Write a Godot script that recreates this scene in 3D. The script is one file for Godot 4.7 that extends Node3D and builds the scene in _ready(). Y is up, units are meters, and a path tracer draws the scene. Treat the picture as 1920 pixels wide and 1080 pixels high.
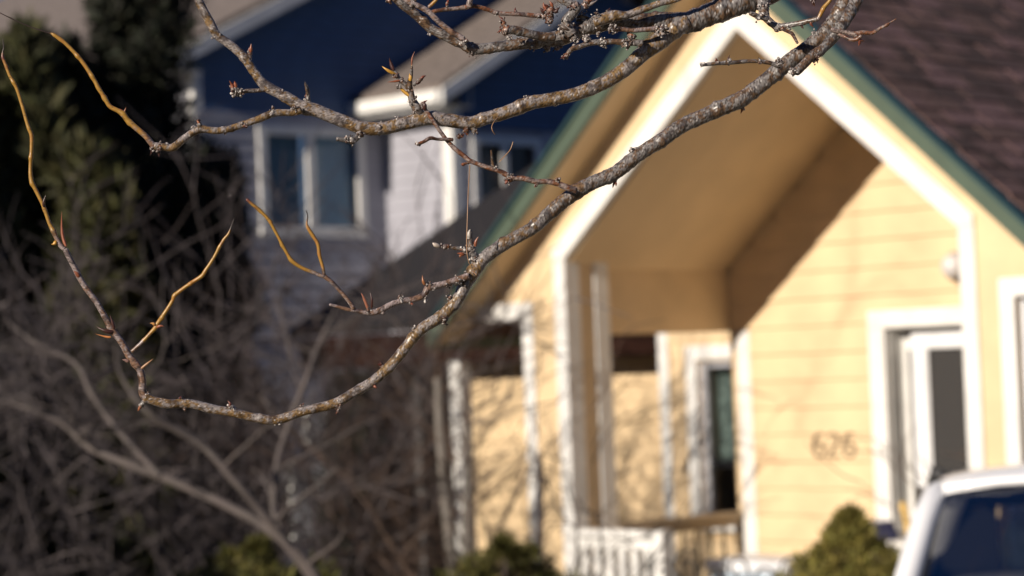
extends Node3D
# A bare fruit-tree branch in focus, with a cream gabled house, a navy house, shrubs and a white car out of focus behind it.

const FPX := 4516.0            # focal length in pixels of the 1920 x 1080 photograph
const FOCUS := 3.0
var cam_basis := Basis.from_euler(Vector3(deg_to_rad(1.95), 0, deg_to_rad(-2.2)))
var cam_at := Vector3(0, 2.28, 0)
var house_at := Vector3(0.237, 0.35, -14.9)
var house_turn := deg_to_rad(-45.6)
var rng := RandomNumberGenerator.new()
var noise := FastNoiseLite.new()
var fine := FastNoiseLite.new()
var cell := FastNoiseLite.new()
var names := {}
var M := {}

# ---------------------------------------------------------------- helpers
func pix(x: float, y: float, depth: float) -> Vector3:      # a pixel's direction at a given distance along the lens axis
	var d := cam_basis * Vector3((x - 960.0) / FPX, -(y - 540.0) / FPX, -1.0)
	return cam_at + d * (depth / -d.z)

func to_pix(p: Vector3) -> Vector2:
	var q := cam_basis.inverse() * (p - cam_at)
	return Vector2(960.0 + FPX * q.x / -q.z, 540.0 - FPX * q.y / -q.z)

func ground_y(x: float, z: float) -> float:
	var t := smoothstep(-13.0, -2.5, z)
	return 0.66 * t + 0.05 * sin(x * 0.21) * sin(z * 0.17) * smoothstep(12.0, 30.0, absf(z + 10.0))

func numbered(n: String) -> String:
	if not names.has(n):
		names[n] = 0
		return n
	names[n] += 1
	return "%s_%03d" % [n, names[n]]

func thing(called: String, label: String, category: String, at := Vector3.ZERO, turn := 0.0, group := "") -> Node3D:
	var o := Node3D.new()
	o.name = numbered(called)
	add_child(o)
	o.position = at
	o.rotation.y = turn
	o.set_meta("label", label)
	o.set_meta("category", category)
	if group:
		o.set_meta("group", group)
	return o

func part(called: String, mesh: Mesh, m: Material, parent: Node3D, at := Vector3.ZERO, rot := Vector3.ZERO) -> MeshInstance3D:
	var o := MeshInstance3D.new()
	o.name = called
	o.mesh = mesh
	o.material_override = m
	parent.add_child(o, true)
	o.position = at
	o.rotation = rot
	return o

func box(called: String, lo: Vector3, hi: Vector3, m: Material, parent: Node3D) -> MeshInstance3D:
	return part(called, slab(hi - lo), m, parent, (lo + hi) / 2.0)

var slabs := {}
func slab(s: Vector3) -> Mesh:      # a box with small chamfers
	var key := "%.4f %.4f %.4f" % [s.x, s.y, s.z]
	if slabs.has(key):
		return slabs[key]
	var b := minf(0.005, minf(s.x, minf(s.y, s.z)) * 0.2)
	var h := s / 2.0
	var pts := []
	var st := SurfaceTool.new()
	st.begin(Mesh.PRIMITIVE_TRIANGLES)
	var add_poly := func(a: Array):
		var n: Vector3 = (a[1] - a[0]).cross(a[2] - a[0]).normalized()
		var mid := Vector3.ZERO
		for q in a: mid += q
		if n.dot(mid) < 0:
			a.reverse()
			n = -n
		for i in range(1, a.size() - 1):
			for q in [a[0], a[i + 1], a[i]]:
				st.set_normal(n)
				st.add_vertex(q)
	for ax in 3:
		for sg in [-1.0, 1.0]:
			var f := []
			for c in [[-1, -1], [1, -1], [1, 1], [-1, 1]]:
				var v := Vector3.ZERO
				v[ax] = sg * h[ax]
				v[(ax + 1) % 3] = c[0] * (h[(ax + 1) % 3] - b)
				v[(ax + 2) % 3] = c[1] * (h[(ax + 2) % 3] - b)
				f.append(v)
			add_poly.call(f)
	for ax in 3:
		var u := (ax + 1) % 3
		var w := (ax + 2) % 3
		for su in [-1.0, 1.0]:
			for sw in [-1.0, 1.0]:
				var f := []
				for e in [[-1, 0], [1, 0], [1, 1], [-1, 1]]:
					var v := Vector3.ZERO
					v[ax] = e[0] * (h[ax] - b)
					v[u] = su * (h[u] if e[1] == 0 else h[u] - b)
					v[w] = sw * (h[w] - b if e[1] == 0 else h[w])
					f.append(v)
				add_poly.call(f)
	for sx in [-1.0, 1.0]:
		for sy in [-1.0, 1.0]:
			for sz in [-1.0, 1.0]:
				add_poly.call([Vector3(sx * h.x, sy * (h.y - b), sz * (h.z - b)), Vector3(sx * (h.x - b), sy * h.y, sz * (h.z - b)), Vector3(sx * (h.x - b), sy * (h.y - b), sz * h.z)])
	var mesh := st.commit()
	slabs[key] = mesh
	return mesh

func extrude(poly: Array, z0: float, z1: float) -> Mesh:   # a flat outline given depth
	var p := PackedVector2Array(poly)
	if Geometry2D.is_polygon_clockwise(p):
		p.reverse()
	var st := SurfaceTool.new()
	st.begin(Mesh.PRIMITIVE_TRIANGLES)
	var t := Geometry2D.triangulate_polygon(p)
	for i in range(0, t.size(), 3):
		for k in [0, 2, 1]:
			st.set_normal(Vector3(0, 0, 1))
			st.add_vertex(Vector3(p[t[i + k]].x, p[t[i + k]].y, z1))
		for k in 3:
			st.set_normal(Vector3(0, 0, -1))
			st.add_vertex(Vector3(p[t[i + k]].x, p[t[i + k]].y, z0))
	for i in p.size():
		var a := p[i]
		var b := p[(i + 1) % p.size()]
		var n := Vector3(b.y - a.y, a.x - b.x, 0).normalized()
		var q := [Vector3(a.x, a.y, z0), Vector3(b.x, b.y, z0), Vector3(b.x, b.y, z1), Vector3(a.x, a.y, z1)]
		for k in [0, 2, 1, 0, 3, 2]:
			st.set_normal(n)
			st.add_vertex(q[k])
	return st.commit()

class Soup:     # triangles with colours; normals are averaged where vertices are shared
	var v := PackedVector3Array()
	var c := PackedColorArray()
	var i := PackedInt32Array()
	func tri(a: int, b: int, d: int) -> void:
		i.append(a); i.append(b); i.append(d)
	func mesh() -> ArrayMesh:
		var n := PackedVector3Array()
		n.resize(v.size())
		for k in range(0, i.size(), 3):
			var a := v[i[k]]
			var f := (v[i[k + 2]] - a).cross(v[i[k + 1]] - a)
			n[i[k]] += f
			n[i[k + 1]] += f
			n[i[k + 2]] += f
		for k in n.size():
			n[k] = n[k].normalized() if n[k].length_squared() > 0.0 else Vector3.UP
		var a := []
		a.resize(Mesh.ARRAY_MAX)
		a[Mesh.ARRAY_VERTEX] = v
		a[Mesh.ARRAY_NORMAL] = n
		if c.size() == v.size():
			a[Mesh.ARRAY_COLOR] = c
		a[Mesh.ARRAY_INDEX] = i
		var m := ArrayMesh.new()
		m.add_surface_from_arrays(Mesh.PRIMITIVE_TRIANGLES, a)
		return m

func tube(s: Soup, pts: Array, rad: Array, sides: int, col: Color, jitter := 0.0) -> void:
	var first := s.v.size()
	var side := Vector3.ZERO
	for k in pts.size():
		var t: Vector3 = (pts[mini(k + 1, pts.size() - 1)] - pts[maxi(k - 1, 0)]).normalized()
		if side == Vector3.ZERO:
			side = t.cross(Vector3(0.31, 0.2, 0.93)).normalized()
		side = (side - t * side.dot(t)).normalized()
		var up := t.cross(side)
		for j in sides:
			var a := TAU * j / sides
			s.v.append(pts[k] + (side * cos(a) + up * sin(a)) * rad[k])
			var w := 1.0 + (rng.randf() - 0.5) * jitter
			s.c.append(Color(col.r * w, col.g * w, col.b * w))
	for k in pts.size() - 1:
		for j in sides:
			var a := first + k * sides + j
			var b := first + k * sides + (j + 1) % sides
			s.tri(a, a + sides, b)
			s.tri(b, a + sides, b + sides)

func speckle(seed_no: int, lo: float, hi: float, freq: float, streak := 1.0) -> ImageTexture:
	var n := FastNoiseLite.new()
	n.seed = seed_no
	n.frequency = freq
	n.fractal_octaves = 5
	var im := Image.create(256, 256, false, Image.FORMAT_RGB8)
	for y in 256:
		for x in 256:
			# blended with a shifted copy so that it tiles
			var f := smoothstep(0.0, 60.0, float(mini(x, 255 - x)))
			var g := smoothstep(0.0, 60.0, float(mini(y, 255 - y)))
			var q := n.get_noise_2d(x * streak, y) * f * g + n.get_noise_2d((x + 128) % 256 * streak + 900, (y + 128) % 256 + 900) * (1.0 - f * g)
			var w := clampf(0.5 + q * 0.9, 0, 1)
			var t := lo + (hi - lo) * w
			im.set_pixel(x, y, Color(t, t, t))
	im.generate_mipmaps()
	return ImageTexture.create_from_image(im)

var tex := {}
func paint(r: float, g: float, b: float, rough := 0.6, wear := "", scale := 0.6) -> StandardMaterial3D:
	var m := StandardMaterial3D.new()
	m.albedo_color = Color(r, g, b).linear_to_srgb()
	m.roughness = rough
	if wear:
		m.albedo_texture = tex[wear]
		m.uv1_triplanar = true
		m.uv1_scale = Vector3.ONE * scale
	return m

func glass(tint := Color(0.02, 0.025, 0.03), alpha := 0.12) -> StandardMaterial3D:
	var m := StandardMaterial3D.new()
	m.albedo_color = Color(tint.r, tint.g, tint.b, alpha)
	m.roughness = 0.02
	m.metallic_specular = 0.35
	m.transparency = BaseMaterial3D.TRANSPARENCY_ALPHA
	return m

# ---------------------------------------------------------------- scene
func _ready() -> void:
	rng.seed = 626
	noise.seed = 5
	noise.frequency = 1.0
	noise.fractal_octaves = 3
	fine.seed = 11
	fine.frequency = 1.0
	fine.fractal_octaves = 2
	cell.seed = 3
	cell.noise_type = FastNoiseLite.TYPE_CELLULAR
	cell.cellular_return_type = FastNoiseLite.RETURN_DISTANCE
	cell.frequency = 1.0
	make_camera_and_light()
	make_materials()
	make_ground()
	make_cream_house()
	make_navy_house()
	make_car()
	make_plants()
	make_porch_things()
	make_fruit_tree()

func make_camera_and_light() -> void:
	var cam := Camera3D.new()
	cam.name = "camera"
	cam.fov = rad_to_deg(2.0 * atan(540.0 / FPX))
	cam.near = 0.05
	cam.far = 1500.0
	cam.transform = Transform3D(cam_basis, cam_at)
	add_child(cam)
	cam.current = true
	var sky_look := ProceduralSkyMaterial.new()
	sky_look.sky_top_color = Color(0.27, 0.42, 0.68)
	sky_look.sky_horizon_color = Color(0.62, 0.74, 0.88)
	sky_look.sky_curve = 0.12
	sky_look.ground_bottom_color = Color(0.28, 0.25, 0.2)
	sky_look.ground_horizon_color = Color(0.5, 0.52, 0.54)
	sky_look.sun_angle_max = 12.0
	var sky := Sky.new()
	sky.sky_material = sky_look
	var e := Environment.new()
	e.background_mode = Environment.BG_SKY
	e.sky = sky
	e.background_energy_multiplier = 0.31
	e.tonemap_mode = Environment.TONE_MAPPER_LINEAR
	e.tonemap_exposure = 1.3
	e.sdfgi_enabled = true
	e.ssao_enabled = true
	e.ssil_enabled = true
	var lens := CameraAttributesPhysical.new()
	lens.frustum_focal_length = 84.67
	lens.frustum_focus_distance = FOCUS + 0.01
	lens.exposure_aperture = 5.6
	var w := WorldEnvironment.new()
	w.name = "world"
	w.environment = e
	w.camera_attributes = lens
	add_child(w)
	var sun := DirectionalLight3D.new()
	sun.name = "sun"
	sun.light_energy = 1.45
	sun.light_color = Color(1.0, 0.95, 0.885)
	sun.light_angular_distance = 0.53
	sun.shadow_enabled = true
	add_child(sun)
	var from := Basis(Vector3.UP, house_turn) * Vector3(0.05, 0.38, 1.0)     # read from the porch's slanting shadow
	sun.look_at_from_position(from * 40.0, Vector3.ZERO)

func make_materials() -> void:
	tex.soft = speckle(1, 0.93, 1.0, 0.02)
	tex.rough = speckle(2, 0.6, 1.0, 0.05)
	tex.grain = speckle(3, 0.72, 1.0, 0.05, 0.12)
	M.cream = paint(0.75, 0.565, 0.342, 0.6, "soft", 0.5)
	M.white = paint(0.82, 0.81, 0.78, 0.5, "soft", 0.7)
	M.vinyl = paint(0.83, 0.84, 0.86, 0.35, "soft", 0.9)
	M.green = paint(0.075, 0.107, 0.075, 0.5, "soft", 0.8)
	M.drip = paint(0.02, 0.055, 0.06, 0.45, "soft", 0.8)
	M.tan_wood = paint(0.5, 0.39, 0.26, 0.7, "grain", 0.5)
	M.brown_wood = paint(0.03, 0.012, 0.008, 0.8, "grain", 0.5)
	M.brown_wood.metallic_specular = 0.2
	M.room = paint(0.42, 0.37, 0.31, 0.9)
	M.glass = glass()
	M.black_frame = paint(0.012, 0.012, 0.014, 0.4)
	M.concrete = paint(0.68, 0.56, 0.38, 0.85, "rough", 0.4)
	for k in 5:
		var t: float = [1.0, 0.7, 1.4, 0.52, 1.15][k]
		M["shingle%d" % k] = paint(0.152 * t, 0.085 * t, (0.072 + 0.006 * (k % 3)) * t, 0.9, "rough", 2.0)
	M.dark_shingle = paint(0.02, 0.017, 0.019, 0.9, "rough", 1.5)
	M.grey_shingle = paint(0.25, 0.205, 0.18, 0.9, "rough", 0.7)
	M.navy = paint(0.042, 0.095, 0.21, 0.55, "soft", 0.5)
	M.grey_siding = paint(0.36, 0.36, 0.41, 0.6, "soft", 0.5)
	M.iron = paint(0.02, 0.018, 0.017, 0.5)

func make_ground() -> void:
	var s := Soup.new()
	var n := 90
	var at := []
	for k in n + 1:
		var t := (k - n / 2.0) / (n / 2.0)
		at.append(signf(t) * (absf(t) * 34.0 + pow(absf(t), 4.0) * 560.0))
	for a in n + 1:
		for b in n + 1:
			var x: float = at[a]
			var z: float = at[b] - 10.0
			s.v.append(Vector3(x, ground_y(x, z), z))
	for a in n:
		for b in n:
			var q := a * (n + 1) + b
			s.tri(q, q + n + 1, q + 1)
			s.tri(q + 1, q + n + 1, q + n + 2)
	var g := part("ground", s.mesh(), paint(0.2, 0.17, 0.1, 0.95, "rough", 0.35), self)
	g.set_meta("kind", "structure")
	var d := Soup.new()          # concrete driveway under the car
	for k in 21:
		for q in [1.0, 4.2]:
			var p := Vector3(q, 0, -13.0 + k * 0.7) + Vector3(0.02, 0, 0) * k
			d.v.append(Vector3(p.x, ground_y(p.x, p.z) + 0.012, p.z))
	for k in 20:
		d.tri(k * 2, k * 2 + 2, k * 2 + 1)
		d.tri(k * 2 + 1, k * 2 + 2, k * 2 + 3)
	part("driveway", d.mesh(), M.concrete, self).set_meta("kind", "structure")
	var pv := Soup.new()         # unseen pale sheet before the porch, added to bounce light onto its ceiling
	for a in 13:
		for b in 9:
			var q := house_at + Basis(Vector3.UP, house_turn) * Vector3(-0.9 + a * 0.6, 0, 0.1 + b * 0.7)
			pv.v.append(Vector3(q.x, ground_y(q.x, q.z) + 0.02, q.z))
	for a in 12:
		for b in 8:
			pv.tri(a * 9 + b, a * 9 + b + 1, a * 9 + b + 9)
			pv.tri(a * 9 + b + 1, a * 9 + b + 10, a * 9 + b + 9)
	var walk := part("bounce_sheet", pv.mesh(), M.concrete, self)
	walk.set_meta("kind", "structure")

# lap siding: boards one by one, each tilted so that its lower edge stands proud; holes are [x0, x1, y0, y1]
func lap_boards(parent: Node3D, x0: float, x1: float, y0: float, y1: float, step: float, m: Material, holes := [], slope = null, axis_x := true, z := 0.0) -> void:
	var y := y0
	while y < y1 - 0.02:
		var runs := [[x0, x1]]
		if slope != null:
			runs = [slope.call(y)]
		for h in holes:
			if y + step * 0.5 > h[2] and y + step * 0.5 < h[3]:
				var cut := []
				for r in runs:
					if h[0] > r[0]: cut.append([r[0], minf(r[1], h[0])])
					if h[1] < r[1]: cut.append([maxf(r[0], h[1]), r[1]])
				runs = cut
		for r in runs:
			if r[1] - r[0] < 0.03: continue
			var size := Vector3(r[1] - r[0], step + 0.022, 0.018)
			if axis_x:
				part("siding_board", slab(size), m, parent, Vector3((r[0] + r[1]) / 2.0, y + step / 2.0, z + 0.019 + rng.randf() * 0.0015), Vector3(-0.085, 0, 0))
			else:      # a wall that faces +x; r runs along -z
				part("siding_board", slab(size), m, parent, Vector3(z + 0.019 + rng.randf() * 0.0015, y + step / 2.0, -(r[0] + r[1]) / 2.0), Vector3(-0.085, PI / 2, 0))
		y += step
	return

func make_cream_house() -> void:
	var H := thing("cream_house", "cream gabled house with white trimmed entry porch and green roof edges", "house", house_at, house_turn)
	var mid := 1.605
	# gable wall and front wall, one slab thick
	part("gable_wall", extrude([Vector2(-0.24, -0.35), Vector2(0.06, -0.35), Vector2(0.06, 2.64), Vector2(mid, 3.96), Vector2(mid, 4.265), Vector2(-0.68, 2.254), Vector2(-0.68, 2.24), Vector2(-0.24, 2.24)], -0.1, 0.0), M.cream, H)
	part("gable_wall", extrude([Vector2(mid, 3.96), Vector2(3.15, 2.64), Vector2(3.15, -0.35), Vector2(3.38, -0.35), Vector2(3.38, 2.22), Vector2(3.72, 2.22), Vector2(3.72, -0.35), Vector2(3.9, -0.35), Vector2(3.9, 2.245), Vector2(mid, 4.265)], -0.1, 0.0), M.cream, H)
	box("window_apron", Vector3(3.38, -0.35, -0.1), Vector3(3.72, 0.85, -0.001), M.cream, H)
	box("side_wall", Vector3(3.8, -0.35, -7.9), Vector3(3.9, 2.24, -0.1), M.cream, H)
	box("rear_wall", Vector3(0.14, -0.35, -8.0), Vector3(3.9, 2.24, -7.9), M.cream, H)
	# white trim round the porch opening
	for x in [0.05, 3.06]:
		box("frame_post", Vector3(x, -0.35, -0.11), Vector3(x + 0.1, 2.6, 0.026), M.white, H)
		box("pier_panel", Vector3(x + 0.012, -0.35, -0.24), Vector3(x + 0.09, 2.6, -0.11), M.cream, H)
		box("corner_board", Vector3(x, -0.35, -0.37), Vector3(x + 0.1, 2.6, -0.24), M.white, H)
	part("frame_rake", extrude([Vector2(0.05, 2.6), Vector2(0.15, 2.6), Vector2(mid, 3.835), Vector2(mid, 3.985), Vector2(0.05, 2.655)], -0.02, 0.03), M.white, H)
	part("frame_rake", extrude([Vector2(3.16, 2.6), Vector2(3.06, 2.6), Vector2(mid, 3.835), Vector2(mid, 3.985), Vector2(3.16, 2.655)], -0.02, 0.03), M.white, H)
	# frieze and corner trim at the end of the wall, and the post beyond
	box("frieze_board", Vector3(-0.66, 2.24, 0.0), Vector3(-0.15, 2.35, 0.024), M.white, H)
	box("corner_board", Vector3(-0.245, -0.35, -0.1), Vector3(-0.15, 2.24, 0.022), M.white, H)
	box("corner_board", Vector3(-0.245, -0.35, -0.2), Vector3(-0.22, 2.24, -0.1), M.white, H)
	box("porch_post", Vector3(-0.95, -0.35, -0.1), Vector3(-0.85, 2.0, 0.0), M.white, H)
	# ceiling, headers
	part("porch_ceiling", extrude([Vector2(0.09, 2.527), Vector2(mid, 3.83), Vector2(mid, 3.87), Vector2(0.05, 2.53)], -1.62, -0.02), M.cream, H)
	part("porch_ceiling", extrude([Vector2(3.12, 2.527), Vector2(mid, 3.83), Vector2(mid, 3.87), Vector2(3.16, 2.53)], -1.62, -0.02), M.cream, H)
	box("header_beam", Vector3(-0.04, 2.13, -1.6), Vector3(0.1, 2.6, -0.37), M.cream, H)
	box("header_beam", Vector3(3.11, 2.13, -1.6), Vector3(3.25, 2.6, -0.37), M.cream, H)
	# gable roof: sheathing, soffit, green rake boards and drip edge
	for side in [-1.0, 1.0]:
		var far_x: float = -0.86 if side < 0 else 4.07
		var ly: float = 4.265 - 0.88 * absf(far_x - mid)
		if side < 0: part("gable_roof", extrude([Vector2(mid, 4.3), Vector2(far_x, ly + 0.035), Vector2(far_x, ly + 0.1), Vector2(mid, 4.365)], -1.7, 0.24), M.shingle0, H)
		part("soffit", extrude([Vector2(mid, 4.265), Vector2(far_x, ly), Vector2(far_x, ly + 0.018), Vector2(mid, 4.283)], 0.0, 0.24), M.cream, H)
		part("rake_board", extrude([Vector2(mid, 4.25), Vector2(far_x - side * 0.02, ly - 0.015), Vector2(far_x - side * 0.02, ly + 0.11), Vector2(mid, 4.375)], 0.24, 0.28), M.green, H)
		part("drip_edge", extrude([Vector2(mid, 4.377), Vector2(far_x - side * 0.03, ly + 0.112), Vector2(far_x - side * 0.03, ly + 0.142), Vector2(mid, 4.407)], 0.21, 0.3), M.drip, H)
		box("eave_board", Vector3(minf(far_x, far_x - side * 0.02), ly - 0.015, -1.2), Vector3(maxf(far_x, far_x - side * 0.02), ly + 0.105, 0.24), M.green, H)
	# entry wall with lap boards, behind the porch
	var entry := Node3D.new()
	entry.name = "entry_wall"
	H.add_child(entry)
	part("sheathing", extrude([Vector2(0.08, -0.35), Vector2(1.36, -0.35), Vector2(1.36, 2.1), Vector2(2.5, 2.1), Vector2(2.5, -0.35), Vector2(3.06, -0.35), Vector2(3.06, 2.6), Vector2(mid, 3.86), Vector2(0.08, 2.54)], -1.7, -1.6), M.cream, entry)
	var rise := func(y: float) -> Array:
		var cut: float = maxf(0.0, (y + 0.1 - 2.56) / 0.865)
		return [0.26 if y < 2.1 else 0.1 + cut, 3.1 - cut]
	lap_boards(entry, 0.26, 3.0, 0.065, 3.6, 0.1735, M.cream, [[1.245, 2.62, 0.0, 2.17]], rise, true, -1.6)
	box("corner_board", Vector3(0.15, -0.02, -1.61), Vector3(0.262, 2.13, -1.565), M.white, H)
	box("entry_side_wall", Vector3(0.06, -0.35, -3.0), Vector3(0.16, 2.6, -1.61), M.cream, H)
	# door: casing, recessed sidelight, storm door
	var glass_veil := paint(0.035, 0.033, 0.033, 0.7)  # even grey in the door glass stands in for light reflected off it
	glass_veil.transparency = BaseMaterial3D.TRANSPARENCY_ALPHA
	glass_veil.albedo_color.a = 0.8
	var D := Node3D.new()
	D.name = "entry_door"
	H.add_child(D)
	box("casing", Vector3(1.24, 0.0, -1.6), Vector3(1.365, 2.1, -1.555), M.white, D)
	box("casing", Vector3(1.24, 2.1, -1.6), Vector3(2.62, 2.212, -1.553), M.white, D)
	box("casing", Vector3(2.495, 0.0, -1.6), Vector3(2.62, 2.1, -1.555), M.white, D)
	box("jamb", Vector3(1.352, 0.0, -1.8), Vector3(1.37, 2.1, -1.6), M.white, D)
	box("head_jamb", Vector3(1.37, 2.085, -1.8), Vector3(2.5, 2.105, -1.6), M.white, D)
	box("sidelight_stile", Vector3(1.37, 0.0, -1.78), Vector3(1.408, 2.06, -1.735), M.white, D)
	box("sidelight_rail", Vector3(1.408, 1.96, -1.78), Vector3(1.66, 2.06, -1.735), M.white, D)
	box("sidelight_rail", Vector3(1.408, 0.0, -1.78), Vector3(1.66, 0.9, -1.735), M.white, D)
	box("sidelight_pane", Vector3(1.408, 0.9, -1.765), Vector3(1.66, 1.96, -1.76), M.glass, D)
	for r in [[1.57, 0.02, 1.675, 2.06], [2.39, 0.02, 2.495, 2.06]]:
		box("storm_stile", Vector3(r[0], r[1], -1.6), Vector3(r[2], r[3], -1.55), M.vinyl, D)
	box("storm_rail", Vector3(1.675, 1.962, -1.6), Vector3(2.39, 2.06, -1.55), M.vinyl, D)
	box("storm_rail", Vector3(1.675, 0.02, -1.6), Vector3(2.39, 0.28, -1.55), M.vinyl, D)
	box("storm_pane", Vector3(1.675, 0.28, -1.58), Vector3(2.39, 1.962, -1.575), glass_veil, D)
	box("storm_bead", Vector3(1.675, 0.28, -1.572), Vector3(1.688, 1.962, -1.562), M.vinyl, D)
	box("handle", Vector3(1.6, 1.0, -1.55), Vector3(1.63, 1.12, -1.51), M.iron, D)
	box("hallway", Vector3(1.36, -0.02, -5.4), Vector3(2.5, 2.12, -5.38), M.room, D)
	for q in [[1.34, 1.36], [2.5, 2.52]]:
		box("hallway_side", Vector3(q[0], -0.02, -5.38), Vector3(q[1], 2.12, -1.8), M.room, D)
	box("hallway_ceiling", Vector3(1.34, 2.12, -5.4), Vector3(2.52, 2.14, -1.72), M.room, D)
	box("hallway_floor", Vector3(1.34, -0.05, -5.4), Vector3(2.52, -0.02, -1.72), M.room, D)
	# house number
	var hn := Node3D.new()
	hn.name = "house_number"
	H.add_child(hn)
	var font := SystemFont.new()
	font.font_names = PackedStringArray(["Droid Sans"])
	font.font_weight = 500
	var bronze := paint(0.16, 0.115, 0.07, 0.5)
	for k in 3:
		var t := TextMesh.new()
		t.text = ["6", "2", "6"][k]
		t.font = font
		t.font_size = 64
		t.pixel_size = 0.00352
		t.depth = 0.014
		part("digit", t, bronze, hn, Vector3(0.805 + 0.122 * k, 1.372, -1.566))
	# round porch lamp
	var lamp := Node3D.new()
	lamp.name = "porch_lamp"
	H.add_child(lamp)
	var cyl := CylinderMesh.new()
	cyl.top_radius = 0.075
	cyl.bottom_radius = 0.088
	cyl.height = 0.05
	part("base", cyl, paint(0.3, 0.29, 0.3, 0.35), lamp, Vector3(1.955, 2.455, -1.555), Vector3(PI / 2, 0, 0))
	var ball := SphereMesh.new()
	ball.radius = 0.074
	ball.height = 0.15
	ball.radial_segments = 24
	ball.rings = 12
	part("globe", ball, paint(0.62, 0.6, 0.6, 0.25), lamp, Vector3(1.955, 2.455, -1.49))
	var ring := TorusMesh.new()
	ring.inner_radius = 0.07
	ring.outer_radius = 0.088
	part("ring", ring, paint(0.2, 0.19, 0.2, 0.35), lamp, Vector3(1.955, 2.455, -1.51), Vector3(PI / 2, 0, 0))
	# deck planks, skirt, steps
	var deck_paint := paint(0.7, 0.52, 0.3, 0.6, "grain", 0.5)
	var deck := Node3D.new()
	deck.name = "porch_deck"
	H.add_child(deck)
	for k in 12:
		box("plank", Vector3(0.04, -0.035, -1.58 + k * 0.14), Vector3(3.17, 0.0, -1.446 + k * 0.14), deck_paint, deck)
	box("skirt", Vector3(0.16, -0.36, -0.02), Vector3(3.06, -0.04, 0.06), M.white, H)
	for k in 2:
		box("step", Vector3(0.95, -0.36, 0.06 + 0.28 * k), Vector3(2.6, -0.12 - 0.12 * k, 0.34 + 0.28 * k), M.concrete, H)
	# white baluster railing beside the steps, beige rail along the porch side
	var rail := Node3D.new()
	rail.name = "railing"
	H.add_child(rail)
	box("top_rail", Vector3(0.15, 0.9, -0.075), Vector3(0.79, 0.945, 0.035), M.white, rail)
	box("under_rail", Vector3(0.15, 0.83, -0.045), Vector3(0.79, 0.9, 0.0), M.white, rail)
	box("bottom_rail", Vector3(0.15, 0.1, -0.05), Vector3(0.79, 0.16, 0.01), M.white, rail)
	box("newel", Vector3(0.79, -0.1, -0.07), Vector3(0.875, 0.95, 0.03), M.white, rail)
	for k in 6:
		box("baluster", Vector3(0.178 + k * 0.103, 0.16, -0.04), Vector3(0.233 + k * 0.103, 0.83, 0.005), M.white, rail)
	var srail := Node3D.new()
	srail.name = "side_railing"
	H.add_child(srail)
	box("top_rail", Vector3(0.05, 0.9, -1.56), Vector3(0.16, 0.945, -0.37), M.tan_wood, srail)
	box("under_rail", Vector3(0.08, 0.85, -1.56), Vector3(0.13, 0.9, -0.37), M.tan_wood, srail)
	for k in 8:
		box("baluster", Vector3(0.085, 0.0, -0.5 - k * 0.135), Vector3(0.1, 0.85, -0.485 - k * 0.135), M.iron, srail)
	# front window beside the porch
	var W := Node3D.new()
	W.name = "front_window"
	H.add_child(W)
	box("casing", Vector3(3.3, 0.76, 0.0), Vector3(3.392, 2.31, 0.03), M.white, W)
	box("casing", Vector3(3.71, 0.76, 0.0), Vector3(3.8, 2.31, 0.03), M.white, W)
	box("casing", Vector3(3.392, 2.21, 0.0), Vector3(3.71, 2.31, 0.03), M.white, W)
	box("sill", Vector3(3.392, 0.76, 0.0), Vector3(3.71, 0.86, 0.05), M.white, W)
	box("sash", Vector3(3.392, 0.86, -0.06), Vector3(3.425, 2.21, -0.03), M.vinyl, W)
	box("pane", Vector3(3.425, 0.86, -0.05), Vector3(3.72, 2.21, -0.045), M.glass, W)
	curtain(W, 3.43, 3.71, 0.9, 2.2, -0.13, paint(0.42, 0.4, 0.38, 0.9), 5)
	room(W, Vector3(3.2, 0.2, -3.6), Vector3(3.79, 2.3, -0.1))
	# wall with the double-hung window, deeper in
	var w1 := Node3D.new()
	w1.name = "side_wing_wall"
	H.add_child(w1)
	part("sheathing", extrude([Vector2(-1.8, -0.35), Vector2(-1.38, -0.35), Vector2(-1.38, 1.92), Vector2(-0.6, 1.92), Vector2(-0.6, -0.35), Vector2(0.14, -0.35), Vector2(0.14, 2.6), Vector2(-1.8, 2.6)], -3.1, -3.0), M.cream, w1)
	box("apron", Vector3(-1.38, -0.35, -3.1), Vector3(-0.6, 0.78, -3.0), M.cream, w1)
	lap_boards(w1, -1.72, 0.05, -0.3, 2.5, 0.15, M.cream, [[-1.53, -0.46, 0.66, 2.02]], null, true, -3.0)
	box("corner_board", Vector3(-1.815, -0.35, -3.05), Vector3(-1.715, 2.5, -2.96), M.white, H)
	box("return_wall", Vector3(-1.8, -0.35, -3.5), Vector3(-1.7, 2.6, -3.1), M.cream, H)
	var W2 := Node3D.new()
	W2.name = "double_hung_window"
	H.add_child(W2)
	box("casing", Vector3(-1.54, 0.68, -3.0), Vector3(-1.44, 2.06, -2.955), M.white, W2)
	box("casing", Vector3(-1.44, 1.95, -3.0), Vector3(-0.5, 2.06, -2.955), M.white, W2)
	box("casing", Vector3(-0.5, 0.68, -3.0), Vector3(-0.4, 2.06, -2.955), M.white, W2)
	box("sill", Vector3(-1.44, 0.68, -3.0), Vector3(-0.5, 0.78, -2.93), M.white, W2)
	var grey_frame := paint(0.4, 0.41, 0.45, 0.4)
	for q in [[-1.44, 0.78, -1.37, 1.95], [-0.57, 0.78, -0.5, 1.95]]:
		box("sash_stile", Vector3(q[0], q[1], -3.06), Vector3(q[2], q[3], -3.0), grey_frame, W2)
	box("sash_rail", Vector3(-1.37, 1.89, -3.06), Vector3(-0.57, 1.95, -3.0), grey_frame, W2)
	box("meeting_rail", Vector3(-1.37, 1.15, -3.06), Vector3(-0.57, 1.2, -3.0), M.black_frame, W2)
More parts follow.
